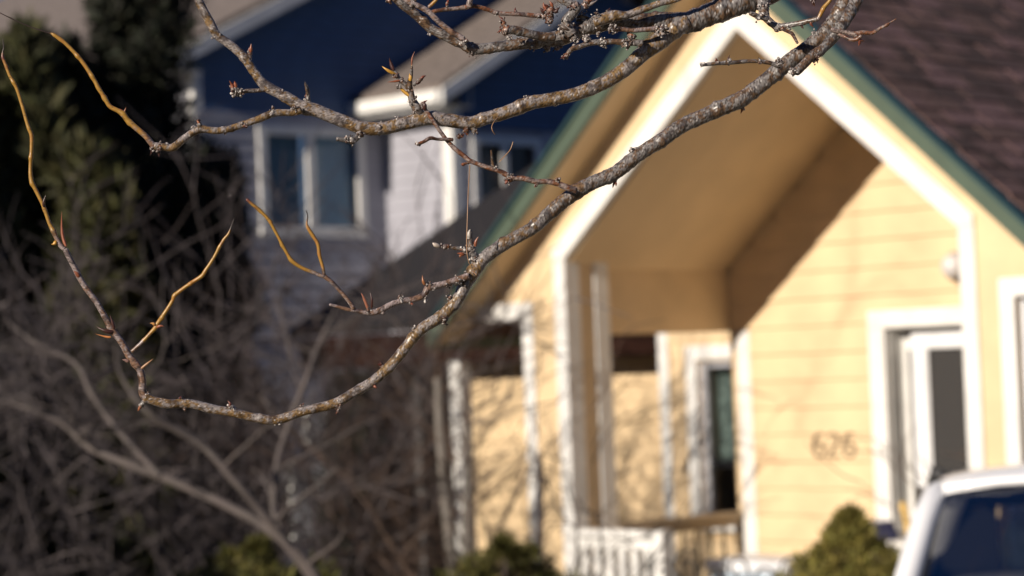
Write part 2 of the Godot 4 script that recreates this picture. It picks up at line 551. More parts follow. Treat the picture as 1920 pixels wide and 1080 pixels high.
	box("upper_pane", Vector3(-1.37, 1.2, -3.05), Vector3(-0.57, 1.89, -3.045), M.glass, W2)
	box("lower_pane", Vector3(-1.37, 0.78, -3.03), Vector3(-0.57, 1.15, -3.025), M.glass, W2)
	curtain(W2, -1.41, -0.62, 1.2, 1.9, -3.16, paint(0.2, 0.28, 0.26, 0.9), 5)
	room(W2, Vector3(-1.69, 0.0, -7.4), Vector3(0.05, 2.3, -3.1))
	# low wing beyond, with dark fascia and dark roof
	var w2 := Node3D.new()
	w2.name = "low_wing_wall"
	H.add_child(w2)
	box("sheathing", Vector3(-4.4, -0.35, -3.5), Vector3(-1.8, 2.3, -3.4), M.cream, w2)
	lap_boards(w2, -4.38, -1.8, -0.3, 2.2, 0.15, M.cream, [], null, true, -3.4)
	box("wing_fascia", Vector3(-6.1, 2.02, -3.02), Vector3(-1.82, 2.28, -2.98), M.brown_wood, H)
	box("wing_soffit", Vector3(-6.1, 2.0, -3.4), Vector3(-1.82, 2.02, -2.99), M.brown_wood, H)
	var carport_shade := paint(0.06, 0.05, 0.045, 0.8, "soft", 0.5)  # near-black wall colour carries the shade inside the carport
	box("carport_back", Vector3(-6.1, -0.35, -6.1), Vector3(-4.4, 2.3, -6.0), carport_shade, H)
	box("carport_side", Vector3(-4.5, -0.35, -6.0), Vector3(-4.4, 2.3, -3.5), carport_shade, H)
	box("carport_end", Vector3(-6.1, -0.35, -6.0), Vector3(-6.0, 2.3, -3.9), carport_shade, H)
	for x in [-5.62, -5.0]:
		box("carport_post", Vector3(x, -0.35, -3.4), Vector3(x + 0.09, 2.0, -3.31), paint(0.26, 0.25, 0.25, 0.7, "rough", 3.0), H)
	var wr := part("wing_roof", slab(Vector3(4.4, 0.06, 4.4)), M.dark_shingle, H)
	wr.rotation.x = atan(0.5)
	wr.position = Vector3(-3.98, 2.28 + 0.5 * 1.97 + 0.04, -2.92 - 1.97)
	# the long right slope of the roof, with its shingles one by one where they can be seen
	var roof := Node3D.new()
	roof.name = "shingled_slope"
	H.add_child(roof)
	part("roof_sheathing", extrude([Vector2(mid, 4.3), Vector2(4.07, 2.13), Vector2(4.07, 2.2), Vector2(mid, 4.37)], -8.3, 0.21), M.shingle3, roof)
	part("rear_left_slope", extrude([Vector2(mid, 4.3), Vector2(0.0, 2.888), Vector2(0.0, 2.96), Vector2(mid, 4.37)], -8.3, -1.7), M.shingle3, roof)
	box("entry_upper_wall", Vector3(0.06, 2.6, -8.0), Vector3(0.16, 2.93, -1.7), M.cream, H)
	part("rear_gable", extrude([Vector2(0.14, 2.24), Vector2(3.9, 2.24), Vector2(mid, 4.27), Vector2(0.14, 2.98)], -8.0, -7.9), M.cream, H)
	var wides := [0.16, 0.24, 0.33, 0.2]
	var tabs := []
	for k in 4: tabs.append(slab(Vector3(0.15, 0.016, wides[k])))
	var tilt := atan(0.88)
	var rest := Soup.new()
	var world := H.transform
	var count := 0
	var down := 0.02
	while down < 3.2:
		var x := mid + down * cos(tilt)
		var y := 4.37 - 0.88 * (x - mid)
		var z := 0.2 - rng.randf() * 0.02
		while z > -8.2:
			var k := rng.randi() % 4
			var wd: float = wides[k]
			var at := Vector3(x, y + 0.014 + rng.randf() * 0.008, z - wd / 2.0)
			var p := to_pix(world * at)
			if p.x > 1440 and p.x < 1955 and p.y > -30 and p.y < 470 and count < 300:
				part("shingle", tabs[k], M["shingle%d" % (rng.randi() % 5)], roof, at, Vector3(0, 0, -tilt + 0.06))
				count += 1
			else:
				var q := rest.v.size()
				var e := Vector3(cos(tilt), -sin(tilt), 0) * 0.07
				rest.v.append_array([at + Vector3(0, 0.012, wd / 2 - 0.004) + e, at + Vector3(0, 0.012, -wd / 2) + e, at + Vector3(0, 0, -wd / 2) - e, at + Vector3(0, 0, wd / 2 - 0.004) - e])
				rest.tri(q, q + 1, q + 2)
				rest.tri(q, q + 2, q + 3)
			z -= wd + 0.005
		down += 0.128
	print("shingles ", count)
	part("far_shingles", rest.mesh(), M.shingle0, roof).set_meta("kind", "stuff")
	box("wing_flat_roof", Vector3(-1.85, 2.6, -8.0), Vector3(0.1, 2.66, -2.95), M.dark_shingle, H)

func curtain(parent: Node3D, x0: float, x1: float, y0: float, y1: float, z: float, m: Material, folds: int) -> void:
	var s := Soup.new()
	var n := folds * 8
	for k in n + 1:
		var t := float(k) / n
		for y in [y0, y1]:
			s.v.append(Vector3(lerpf(x0, x1, t), y, z + 0.018 * sin(t * folds * TAU) + 0.004 * sin(t * 31.0)))
	for k in n:
		s.tri(k * 2, k * 2 + 1, k * 2 + 2)
		s.tri(k * 2 + 1, k * 2 + 3, k * 2 + 2)
	part("curtain", s.mesh(), m, parent)

func room(parent: Node3D, lo: Vector3, hi: Vector3) -> void:
	var t := 0.02
	box("room_back", lo, Vector3(hi.x, hi.y, lo.z + t), M.room, parent)
	box("room_side", Vector3(lo.x, lo.y, lo.z + t), Vector3(lo.x + t, hi.y, hi.z), M.room, parent)
	box("room_side", Vector3(hi.x - t, lo.y, lo.z + t), Vector3(hi.x, hi.y, hi.z), M.room, parent)
	box("room_floor", Vector3(lo.x + t, lo.y, lo.z + t), Vector3(hi.x - t, lo.y + t, hi.z), M.room, parent)
	box("room_ceiling", Vector3(lo.x + t, hi.y - t, lo.z + t), Vector3(hi.x - t, hi.y, hi.z), M.room, parent)

func make_navy_house() -> void:
	# built in the cream house's axes: x along its front, -z away from the street
	var H := thing("navy_house", "two storey navy and grey house with white fascias and tan roof", "house", house_at, house_turn)
	# main block: right gable wall at x = -11, front wall at depth 5.6, eave at 5.2
	var g0 := 5.6
	var g1 := 22.0
	var sl := 0.48
	var ry := func(d: float) -> float: return 5.5 + sl * (d - 5.15)
	var peak := (g0 + g1) / 2.0
	var side := Node3D.new()
	side.name = "gable_end_wall"
	H.add_child(side)
	# outline in (depth, height), extruded along x
	var put := func(parent: Node3D, called: String, poly: Array, x0: float, x1: float, m: Material) -> void:
		part(called, extrude(poly, x0, x1), m, parent, Vector3.ZERO, Vector3(0, PI / 2, 0))   # local x -> -z, local z -> x
	put.call(side, "sheathing", [Vector2(g0, -0.35), Vector2(6.55, -0.35), Vector2(6.55, 4.75), Vector2(7.95, 4.75), Vector2(7.95, -0.35), Vector2(g1, -0.35), Vector2(g1, ry.call(g0)), Vector2(peak, ry.call(peak)), Vector2(g0, ry.call(g0))], -11.12, -11.0, M.grey_siding)
	put.call(side, "apron", [Vector2(6.55, -0.35), Vector2(7.95, -0.35), Vector2(7.95, 3.65), Vector2(6.55, 3.65)], -11.12, -11.002, M.grey_siding)
	var cut := func(y: float) -> Array:
		var e: float = maxf(0.0, (y + 0.12 - ry.call(g0)) / sl)
		return [g0 + e, minf(14.0, g1 - e)]
	lap_boards(side, g0, 8.4, 2.4, 4.75, 0.15, M.grey_siding, [[6.47, 8.03, 3.57, 4.83]], null, false, -11.0)
	lap_boards(side, g0, 10.4, 4.95, 9.3, 0.15, M.navy, [], cut, false, -11.0)
	box("belt_board", Vector3(-11.0, 4.8, -8.4), Vector3(-10.96, 4.95, -g0), M.grey_siding, H)
	box("corner_board", Vector3(-11.05, -0.35, -g0 - 0.1), Vector3(-10.965, 5.4, -g0 + 0.03), M.white, H)
	box("front_wall", Vector3(-22.0, -0.35, -g0), Vector3(-11.05, 5.5, -g0 + 0.02), M.grey_siding, H)
	# roof planes as slabs, fascia and rake boards
	var slope_len := sqrt(1 + sl * sl)
	put.call(H, "main_roof", [Vector2(5.1, ry.call(5.1)), Vector2(peak, ry.call(peak)), Vector2(peak, ry.call(peak) + 0.12), Vector2(5.1, ry.call(5.1) + 0.1)], -22.5, -10.74, M.grey_shingle)
	put.call(H, "main_roof", [Vector2(22.5, ry.call(5.1)), Vector2(peak, ry.call(peak)), Vector2(peak, ry.call(peak) + 0.12), Vector2(22.5, ry.call(5.1) + 0.1)], -22.5, -10.74, M.grey_shingle)
	put.call(H, "rake_board", [Vector2(5.08, ry.call(5.08) - 0.14), Vector2(peak, ry.call(peak) - 0.14), Vector2(peak, ry.call(peak) + 0.03), Vector2(5.08, ry.call(5.08) + 0.03)], -10.74, -10.7, M.white)
	put.call(H, "rake_soffit", [Vector2(5.1, ry.call(5.1) - 0.03), Vector2(peak, ry.call(peak) - 0.03), Vector2(peak, ry.call(peak) - 0.002), Vector2(5.1, ry.call(5.1) - 0.002)], -11.0, -10.74, M.navy)
	box("gutter", Vector3(-22.5, 5.38, -5.1), Vector3(-10.74, 5.5, -5.02), M.white, H)
	box("eave_soffit", Vector3(-22.5, 5.34, -g0 + 0.02), Vector3(-10.78, 5.36, -5.1), M.white, H)
	# wide window in the gable end
	var W := Node3D.new()
	W.name = "wide_window"
	H.add_child(W)
	var wx := -10.985
	box("casing", Vector3(wx, 4.72, -8.05), Vector3(wx + 0.04, 4.83, -6.45), M.white, W)
	box("casing", Vector3(wx, 3.55, -8.05), Vector3(wx + 0.05, 3.67, -6.45), M.white, W)
	for z in [-6.58, -7.28, -8.05]:
		box("mullion", Vector3(wx, 3.67, z), Vector3(wx + 0.04, 4.72, z + 0.12), M.white, W)
	box("pane", Vector3(wx - 0.06, 3.67, -7.16), Vector3(wx - 0.05, 4.72, -6.56), M.glass, W)
	box("pane", Vector3(wx - 0.06, 3.67, -7.95), Vector3(wx - 0.05, 4.72, -7.28), M.glass, W)
	var reflected_blue := paint(0.15, 0.36, 0.55, 0.8)  # blue sheet behind the panes, painted as the sky mirrored in them
	box("reflection_sheet", Vector3(wx - 0.085, 3.66, -7.94), Vector3(wx - 0.075, 4.74, -7.2), reflected_blue, W)
	box("reflection_sheet", Vector3(wx - 0.085, 3.66, -7.14), Vector3(wx - 0.075, 4.74, -6.57), paint(0.06, 0.14, 0.22, 0.8), W)  # darker sheet, mirrored blue painted in for the other pane
	var G := Node3D.new()
	G.name = "garage_side_door"
	H.add_child(G)
	box("upper_panel", Vector3(-10.98, 1.16, -7.75), Vector3(-10.93, 1.6, -7.0), M.white, G)
	box("glazed_band", Vector3(-10.98, 0.98, -7.75), Vector3(-10.95, 1.16, -6.9), paint(0.03, 0.06, 0.12, 0.3), G)
	box("lower_panel", Vector3(-10.98, 0.1, -7.75), Vector3(-10.93, 0.98, -6.75), M.white, G)
	# smaller wing to the right, set back
	var eave_y := 5.16
	var wy := func(d: float) -> float: return eave_y + 0.55 * (d - 7.95)
	var front := Node3D.new()
	front.name = "wing_front_wall"
	H.add_child(front)
	box("sheathing", Vector3(-11.0, -0.35, -8.5), Vector3(-9.8, 5.0, -8.4), M.grey_siding, front)
	lap_boards(front, -10.99, -9.9, -0.3, 4.95, 0.15, M.grey_siding, [], null, true, -8.4)
	var wing := Node3D.new()
	wing.name = "wing_side_wall"
	H.add_child(wing)
	put.call(wing, "sheathing", [Vector2(8.5, -0.35), Vector2(8.72, -0.35), Vector2(8.72, 4.6), Vector2(9.75, 4.6), Vector2(9.75, -0.35), Vector2(13.4, -0.35), Vector2(13.4, 5.3), Vector2(11.0, wy.call(11.0)), Vector2(8.5, wy.call(8.5))], -9.92, -9.8, M.grey_siding)
	put.call(wing, "apron", [Vector2(8.72, -0.35), Vector2(9.75, -0.35), Vector2(9.75, 3.7), Vector2(8.72, 3.7)], -9.92, -9.802, M.grey_siding)
	lap_boards(wing, 8.52, 13.3, 1.6, 4.68, 0.15, M.grey_siding, [[8.66, 9.81, 3.6, 4.7]], null, false, -9.8)
	var wcut := func(y: float) -> Array: return [maxf(8.52, 7.95 + (y + 0.12 - eave_y) / 0.55), 13.4 - maxf(0.0, (y - 5.3) / 0.55)]
	lap_boards(wing, 8.52, 13.3, 4.78, 6.7, 0.15, M.navy, [], wcut, false, -9.8)
	box("corner_board", Vector3(-9.94, -0.35, -8.42), Vector3(-9.775, 4.98, -8.36), M.white, H)
	box("corner_board", Vector3(-9.8, -0.35, -8.52), Vector3(-9.772, 4.98, -8.42), M.white, H)
	put.call(H, "wing_roof", [Vector2(7.9, wy.call(7.9)), Vector2(11.0, wy.call(11.0)), Vector2(11.0, wy.call(11.0) + 0.1), Vector2(7.9, wy.call(7.9) + 0.08)], -11.0, -9.42, M.grey_shingle)
	put.call(H, "wing_roof", [Vector2(14.1, wy.call(7.9)), Vector2(11.0, wy.call(11.0)), Vector2(11.0, wy.call(11.0) + 0.1), Vector2(14.1, wy.call(7.9) + 0.08)], -11.0, -9.42, M.grey_shingle)
	put.call(H, "rake_board", [Vector2(7.88, wy.call(7.88) - 0.15), Vector2(11.0, wy.call(11.0) - 0.15), Vector2(11.0, wy.call(11.0) + 0.02), Vector2(7.88, wy.call(7.88) + 0.02)], -9.42, -9.38, M.white)
	put.call(H, "rake_return", [Vector2(7.88, 4.98), Vector2(8.35, 4.98), Vector2(8.35, wy.call(8.35) - 0.152), Vector2(7.88, wy.call(7.88) - 0.152)], -9.44, -9.4, M.white)
	put.call(H, "rake_soffit", [Vector2(7.95, wy.call(7.95) - 0.03), Vector2(11.0, wy.call(11.0) - 0.03), Vector2(11.0, wy.call(11.0) - 0.002), Vector2(7.95, wy.call(7.95) - 0.002)], -9.8, -9.42, M.navy)
	box("gutter", Vector3(-11.0, 4.99, -7.9), Vector3(-9.42, 5.13, -7.82), M.white, H)
	box("eave_soffit", Vector3(-11.0, 4.95, -8.4), Vector3(-9.44, 4.97, -7.9), M.white, H)
	var W2 := Node3D.new()
	W2.name = "small_window"
	H.add_child(W2)
	wx = -9.785
	box("casing", Vector3(wx, 4.58, -9.8), Vector3(wx + 0.04, 4.68, -8.66), M.white, W2)
	box("casing", Vector3(wx, 3.62, -9.8), Vector3(wx + 0.04, 3.72, -8.66), M.white, W2)
	for z in [-8.76, -9.24, -9.8]:
		box("mullion", Vector3(wx, 3.72, z), Vector3(wx + 0.04, 4.58, z + 0.1), M.white, W2)
	box("pane", Vector3(wx - 0.06, 3.7, -9.7), Vector3(wx - 0.05, 4.6, -8.7), M.glass, W2)
	box("room_back", Vector3(wx - 0.6, 3.5, -9.9), Vector3(wx - 0.58, 4.7, -8.55), M.room, W2)

# ---------------------------------------------------------------- white car (nose towards the street)
func patch(called: String, f: Callable, nu: int, nv: int, m: Material, parent: Node3D) -> MeshInstance3D:
	var s := Soup.new()
	for a in nu + 1:
		for b in nv + 1:
			s.v.append(f.call(float(a) / nu, float(b) / nv))
	for a in nu:
		for b in nv:
			var q := a * (nv + 1) + b
			s.tri(q, q + nv + 1, q + 1)
			s.tri(q + 1, q + nv + 1, q + nv + 2)
	return part(called, s.mesh(), m, parent)

func bar(called: String, pts: Array, w: float, t: float, m: Material, parent: Node3D) -> void:
	var s := Soup.new()
	var r := []
	for p in pts: r.append(w)
	tube(s, pts, r, 10, Color.WHITE)
	part(called, s.mesh(), m, parent)

func make_car() -> void:
	var turn := deg_to_rad(-11.5)
	var at := Vector3(2.43, 0, -10.12)
	at.y = ground_y(at.x, at.z) + 0.02
	var C := thing("white_car", "white car parked on the driveway below the front window", "car", at, turn)
	var body := StandardMaterial3D.new()
	body.albedo_color = Color(0.84, 0.845, 0.855).linear_to_srgb()
	body.roughness = 0.35
	body.clearcoat_enabled = true
	body.clearcoat = 0.8
	body.clearcoat_roughness = 0.05
	var trim := paint(0.015, 0.015, 0.017, 0.5)
	var pane := glass(Color(0.0, 0.06, 0.17), 0.6)  # deep navy tint stands in for blue sky mirrored in the glass
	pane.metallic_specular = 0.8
	# lower body: sections along z from tail (-2.2) to nose (2.3)
	var zs := [-2.25, -2.15, -1.6, -0.6, 0.4, 1.3, 1.75, 2.15, 2.3]
	var top := [0.9, 1.02, 1.06, 1.06, 1.05, 1.03, 0.96, 0.86, 0.62]
	var half := [0.72, 0.82, 0.88, 0.9, 0.9, 0.89, 0.87, 0.8, 0.68]
	var f_body := func(u: float, v: float) -> Vector3:
		var k := u * (zs.size() - 1)
		var i := mini(int(k), zs.size() - 2)
		var t := k - i
		var z: float = lerpf(zs[i], zs[i + 1], t)
		var h: float = lerpf(top[i], top[i + 1], t)
		var w: float = lerpf(half[i], half[i + 1], t)
		var a := v * TAU
		var cx := signf(cos(a)) * pow(absf(cos(a)), 0.35)
		var cy := signf(sin(a)) * pow(absf(sin(a)), 0.4)
		var mid := (h + 0.25) / 2.0
		return Vector3(cx * w * (1.0 - 0.06 * maxf(cy, 0.0)), mid + cy * (h - 0.25) / 2.0, z)
	patch("body", f_body, 40, 48, body, C)
	var ends := Soup.new()
	for e in [0.0, 1.0]:
		var q := ends.v.size()
		ends.v.append(Vector3(0, 0.5, zs[0] if e == 0.0 else zs[-1]))
		for k in 49: ends.v.append(f_body.call(e, k / 48.0))
		for k in 48: ends.tri(q, q + 1 + k, q + 2 + k)
	part("bumper", ends.mesh(), trim, C)
	# roof shell, thick at the rim
	var roof := func(u: float, v: float) -> Vector3:
		var a := (u - 0.5) * PI
		var x := signf(sin(a)) * pow(absf(sin(a)), 0.72) * 0.665
		var ex := absf(x) / 0.665
		var z := lerpf(0.99 - 0.1 * ex * ex, -1.95, v)
		return Vector3(x, 1.715 - 0.055 * pow(ex, 1.8) - 0.07 * pow(absf(u * 2.0 - 1.0), 8.0) - 0.07 * pow(maxf(0.0, 1.0 - v / 0.07), 1.8) - 0.12 * v, z)
	patch("roof", roof, 40, 60, body, C)
	patch("headliner", func(u, v): return roof.call(0.06 + u * 0.88, 0.03 + v * 0.95) - Vector3(0, 0.035, 0), 20, 10, paint(0.05, 0.05, 0.05, 0.9), C)
	var shut := paint(0.03, 0.03, 0.035, 0.5)
	for s in [-1.0, 1.0]:
		bar("front_pillar", [Vector3(s * 0.6, 1.56, 0.5), Vector3(s * 0.63, 1.598, 0.72), Vector3(s * 0.66, 1.58, 0.88), Vector3(s * 0.7, 1.49, 1.01), Vector3(s * 0.775, 1.26, 1.28), Vector3(s * 0.85, 1.0, 1.55)], 0.05, 0, body, C)
		bar("door_pillar", [Vector3(s * 0.655, 1.64, -0.2), Vector3(s * 0.76, 1.3, -0.22), Vector3(s * 0.84, 1.02, -0.25)], 0.045, 0, trim, C)
		bar("rear_pillar", [Vector3(s * 0.64, 1.48, -1.92), Vector3(s * 0.72, 1.28, -2.02), Vector3(s * 0.8, 1.0, -2.14)], 0.085, 0, body, C)
		bar("roof_side", [Vector3(s * 0.65, 1.625, 0.82), Vector3(s * 0.655, 1.6, 0.3), Vector3(s * 0.655, 1.54, -1.3), Vector3(s * 0.645, 1.51, -1.9)], 0.034, 0, body, C)
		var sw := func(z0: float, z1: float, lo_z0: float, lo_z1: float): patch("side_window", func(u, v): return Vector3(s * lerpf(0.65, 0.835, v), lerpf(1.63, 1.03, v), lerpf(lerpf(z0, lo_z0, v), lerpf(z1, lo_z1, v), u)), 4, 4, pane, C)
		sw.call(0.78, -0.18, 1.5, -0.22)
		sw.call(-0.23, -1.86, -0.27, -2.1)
		var mirror := SphereMesh.new()
		mirror.radius = 0.09
		mirror.height = 0.14
		part("side_mirror", mirror, body, C, Vector3(s * 0.98, 1.08, 1.18))
		bar("mirror_arm", [Vector3(s * 0.84, 1.05, 1.22), Vector3(s * 0.95, 1.06, 1.19)], 0.02, 0, trim, C)
		var lamp := SphereMesh.new()
		lamp.radius = 0.11
		lamp.height = 0.13
		part("headlight", lamp, paint(0.7, 0.7, 0.72, 0.1), C, Vector3(s * 0.62, 0.72, 2.16))
		part("tail_light", lamp, paint(0.3, 0.01, 0.01, 0.2), C, Vector3(s * 0.7, 0.85, -2.16))
		for z in [1.4, -1.35]:
			var w := Node3D.new()
			w.name = "wheel"
			C.add_child(w, true)
			w.position = Vector3(s * 0.8, 0.32, z)
			w.rotation.z = PI / 2
			var ty := TorusMesh.new()
			ty.inner_radius = 0.19
			ty.outer_radius = 0.335
			part("tyre", ty, trim, w)
			var rim := CylinderMesh.new()
			rim.top_radius = 0.2
			rim.bottom_radius = 0.2
			rim.height = 0.12
			part("rim", rim, paint(0.4, 0.4, 0.42, 0.3), w)
	bar("roof_header", [Vector3(-0.62, 1.62, 0.88), Vector3(-0.4, 1.64, 0.95), Vector3(0, 1.655, 0.975), Vector3(0.4, 1.64, 0.95), Vector3(0.62, 1.62, 0.88)], 0.02, 0, body, C)
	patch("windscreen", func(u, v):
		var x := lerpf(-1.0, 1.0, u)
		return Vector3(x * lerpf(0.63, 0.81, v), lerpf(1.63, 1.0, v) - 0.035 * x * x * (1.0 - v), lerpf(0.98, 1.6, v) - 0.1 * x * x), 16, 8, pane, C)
	patch("rear_window", func(u, v):
		var x := lerpf(-1.0, 1.0, u)
		return Vector3(x * lerpf(0.36 + 0.06 * v, 0.46, v), lerpf(1.36, 1.04, v) - 0.02 * x * x, lerpf(-1.96, -2.05, v)), 10, 4, glass(Color(0.25, 0.36, 0.36), 0.35), C)
	for q in [[-0.66, 1.36, 0.66, 1.55], [-0.78, 0.9, 0.78, 1.04], [-0.76, 1.04, -0.44, 1.36], [0.44, 1.04, 0.76, 1.36]]:
		box("tailgate", Vector3(q[0], q[1], -2.06), Vector3(q[2], q[3], -2.0), trim, C)
	box("dashboard", Vector3(-0.76, 0.85, 0.85), Vector3(0.76, 1.02, 1.35), trim, C)
	box("cabin_floor", Vector3(-0.78, 0.45, -2.0), Vector3(0.78, 0.5, 1.2), trim, C)
	box("parcel_shelf", Vector3(-0.7, 0.86, -2.0), Vector3(0.7, 0.9, -1.5), trim, C)
	var seat_m := paint(0.02, 0.02, 0.022, 0.9)
	for q in [[-0.38, 0.1], [0.38, 0.1], [-0.38, -0.9], [0.38, -0.9]]:
		var s := Node3D.new()
		s.name = "seat"
		C.add_child(s, true)
		s.position = Vector3(q[0], 0.1, q[1])
		box("cushion", Vector3(-0.25, 0, -0.1), Vector3(0.25, 0.18, 0.45), seat_m, s)
		part("backrest", slab(Vector3(0.5, 0.62, 0.12)), seat_m, s, Vector3(0, 0.45, -0.16), Vector3(-0.2, 0, 0))
		part("headrest", slab(Vector3(0.26, 0.17, 0.09)), seat_m, s, Vector3(0, 0.86, -0.25), Vector3(-0.2, 0, 0))

# ---------------------------------------------------------------- plants
var twig_min := 0.0036
func grow(s: Soup, p: Vector3, dir: Vector3, length: float, r_in: float, level: int, col: Color, droop: float, kids: int, sides := 5) -> void:
	var r := maxf(r_in, twig_min)
	var n := 7 if level > 0 else 5
	var pts := [p]
	var rad := [r]
	var q := p
	var d := dir.normalized()
	for k in n:
		d = (d + Vector3(rng.randfn(), rng.randfn() * 0.6 + droop, rng.randfn()) * 0.17).normalized()
		q += d * length / n
		pts.append(q)
		rad.append(r * (1.0 - 0.6 * (k + 1.0) / n))
		if level > 0 and k > 0:
			for c in kids:
				if rng.randf() < 0.62:
					var away := (d + Vector3(rng.randfn(), rng.randfn() * 0.7 + 0.15, rng.randfn()) * 0.8).normalized()
					grow(s, q, away, length * rng.randf_range(0.35, 0.62), rad[-1] * 0.75, level - 1, col, droop, kids, 4 if level > 1 else 3)
	tube(s, pts, rad, sides, col, 0.5)

func bare_shrub(label: String, at: Vector3, h: float, stems: int, spread: float, r: float, col: Color, lean := Vector3.ZERO, levels := 2, kids := 1, group := "") -> Node3D:
	var T := thing("bare_shrub", label, "shrub", at, 0.0, group)
	var m := paint(1, 1, 1, 0.85)
	m.vertex_color_use_as_albedo = true
	var tw := Soup.new()
	for k in stems:
		var a := TAU * k / stems + rng.randf()
		var d := Vector3(cos(a) * spread, 1.0, sin(a) * spread * 0.8) + lean
		var s := Soup.new()
		var p := Vector3(cos(a), 0, sin(a)) * 0.12 * spread
		p.y = -0.05
		var pts := [p]
		var rad := [r * rng.randf_range(0.7, 1.1)]
		var r0: float = rad[0]
		var q := p
		var n := 12
		d = d.normalized()
		for i in n:
			d = (d + Vector3(rng.randfn(), rng.randfn() * 0.4 + 0.08, rng.randfn()) * 0.13).normalized()
			q += d * h / n
			pts.append(q)
			rad.append(r0 * (1.0 - 0.8 * (i + 1.0) / n))
			if i > 1:
				for c in kids:
					var away := (d * 0.8 + Vector3(rng.randfn(), rng.randfn() * 0.5 + 0.1, rng.randfn()) * 0.75).normalized()
					grow(tw, q, away, h * rng.randf_range(0.22, 0.42), rad[-1] * 0.55, levels, col, 0.03, 1)
		tube(s, pts, rad, 7, col, 0.5)
		part("stem", s.mesh(), m, T)
	var t := part("twigs", tw.mesh(), m, T)
	t.set_meta("kind", "stuff")
	return T

# a crown of small leaf sprays: lobes are [centre, radius, vertical stretch]
func sprays(s: Soup, centre: Vector3, radius: Vector3, count: int, size: float, col: Color, up: float) -> void:
	for k in count:
		var d := Vector3(rng.randfn(), rng.randfn(), rng.randfn()).normalized()
		var rr := pow(rng.randf(), 0.35)
		var p := centre + d * radius * rr
		var o := (d * 0.9 + Vector3(rng.randfn(), rng.randfn(), rng.randfn()) * 0.5 + Vector3.UP * up).normalized()
		var side := o.cross(Vector3(rng.randfn(), rng.randfn(), rng.randfn())).normalized()
		var w := rng.randf_range(0.55, 1.45)
		var c := Color(col.r * w * rng.randf_range(0.9, 1.15), col.g * w, col.b * w)
		var l := size * rng.randf_range(0.6, 1.4)
		var q := s.v.size()
		s.v.append_array([p, p + o * l * 0.5 + side * l * 0.12, p + o * l, p + o * l * 0.45 - side * l * 0.12, p + o * l * 0.5 + o.cross(side) * l * 0.11])
		for z in 5: s.c.append(c)
		s.tri(q, q + 1, q + 4)
		s.tri(q + 1, q + 2, q + 4)
		s.tri(q, q + 4, q + 3)
		s.tri(q + 4, q + 2, q + 3)

func conifer(called: String, label: String, at: Vector3, h: float, width: float, count: int, size: float, col: Color, shape := 0, bare_to := 0.08, group := "", category := "tree") -> Node3D:
	var T := thing(called, label, category, at, rng.randf() * 0.3, group)
	var ts := Soup.new()
	var wood := paint(0.07, 0.05, 0.04, 0.9, "grain", 2.0)
	tube(ts, [Vector3(0, -0.1, 0), Vector3(0.02, h * 0.3, 0.01), Vector3(-0.02, h * 0.65, 0), Vector3(0, h * 0.96, 0)], [0.03 + h * 0.018, 0.025 + h * 0.013, 0.02 + h * 0.006, 0.008], 8, Color.WHITE)
	part("trunk", ts.mesh(), wood, T)
	var s := Soup.new()
	var limbs := Soup.new()
	var clumps := 300 if shape == 0 and h < 2.0 else int(70 + h * 10)
	for k in clumps:
		var t := pow((k + rng.randf()) / clumps, 0.85)
		var y := h * lerpf(bare_to, 0.97, t)
		var reach := width * pow(1.0 - t, 1.1) + 0.006 * h if shape == 0 else width * sqrt(maxf(0.0, 1.0 - pow(t * 1.9 - 0.85, 2.0)))  # cone, or rounded
		if shape == 2:     # upright plumes
			reach = width * (0.35 + 0.65 * (1.0 - t)) * rng.randf_range(0.5, 1.0)
		reach = maxf(reach * rng.randf_range(0.72, 1.08), 0.02)
		var a := rng.randf() * TAU
		var tip := Vector3(cos(a) * reach, y + (0.1 if shape == 2 else -0.05) * reach, sin(a) * reach)
		var foot := Vector3(0, minf(y + reach * (0.1 if shape == 0 else -0.35), h * 0.95), 0)
		tube(limbs, [foot, (foot + tip) / 2.0 + Vector3(0, 0.03, 0), tip], [0.012 + 0.01 * reach, 0.01, 0.004], 4, Color.WHITE)
		var n := count / clumps
		var cr := Vector3(0.2, 0.16, 0.2) * (minf(0.35, 0.09 * h) + reach * 0.55)
		if shape == 2: cr = Vector3(0.16, 0.42, 0.16) * (0.5 + reach * 0.35)
		sprays(s, tip * 0.9 + foot * 0.1, cr, n / 2, size, col, 0.9 if shape == 2 else 0.25)
		sprays(s, (tip + foot) / 2.0, cr * 0.9, n - n / 2, size, col, 0.9 if shape == 2 else 0.25)
	part("limbs", limbs.mesh(), wood, T)
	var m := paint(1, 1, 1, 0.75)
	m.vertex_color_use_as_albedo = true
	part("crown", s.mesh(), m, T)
	return T

func on_ground(px: float, depth: float) -> Vector3:
	var p := pix(px, 1080, depth)
	return Vector3(p.x, ground_y(p.x, p.z), p.z)

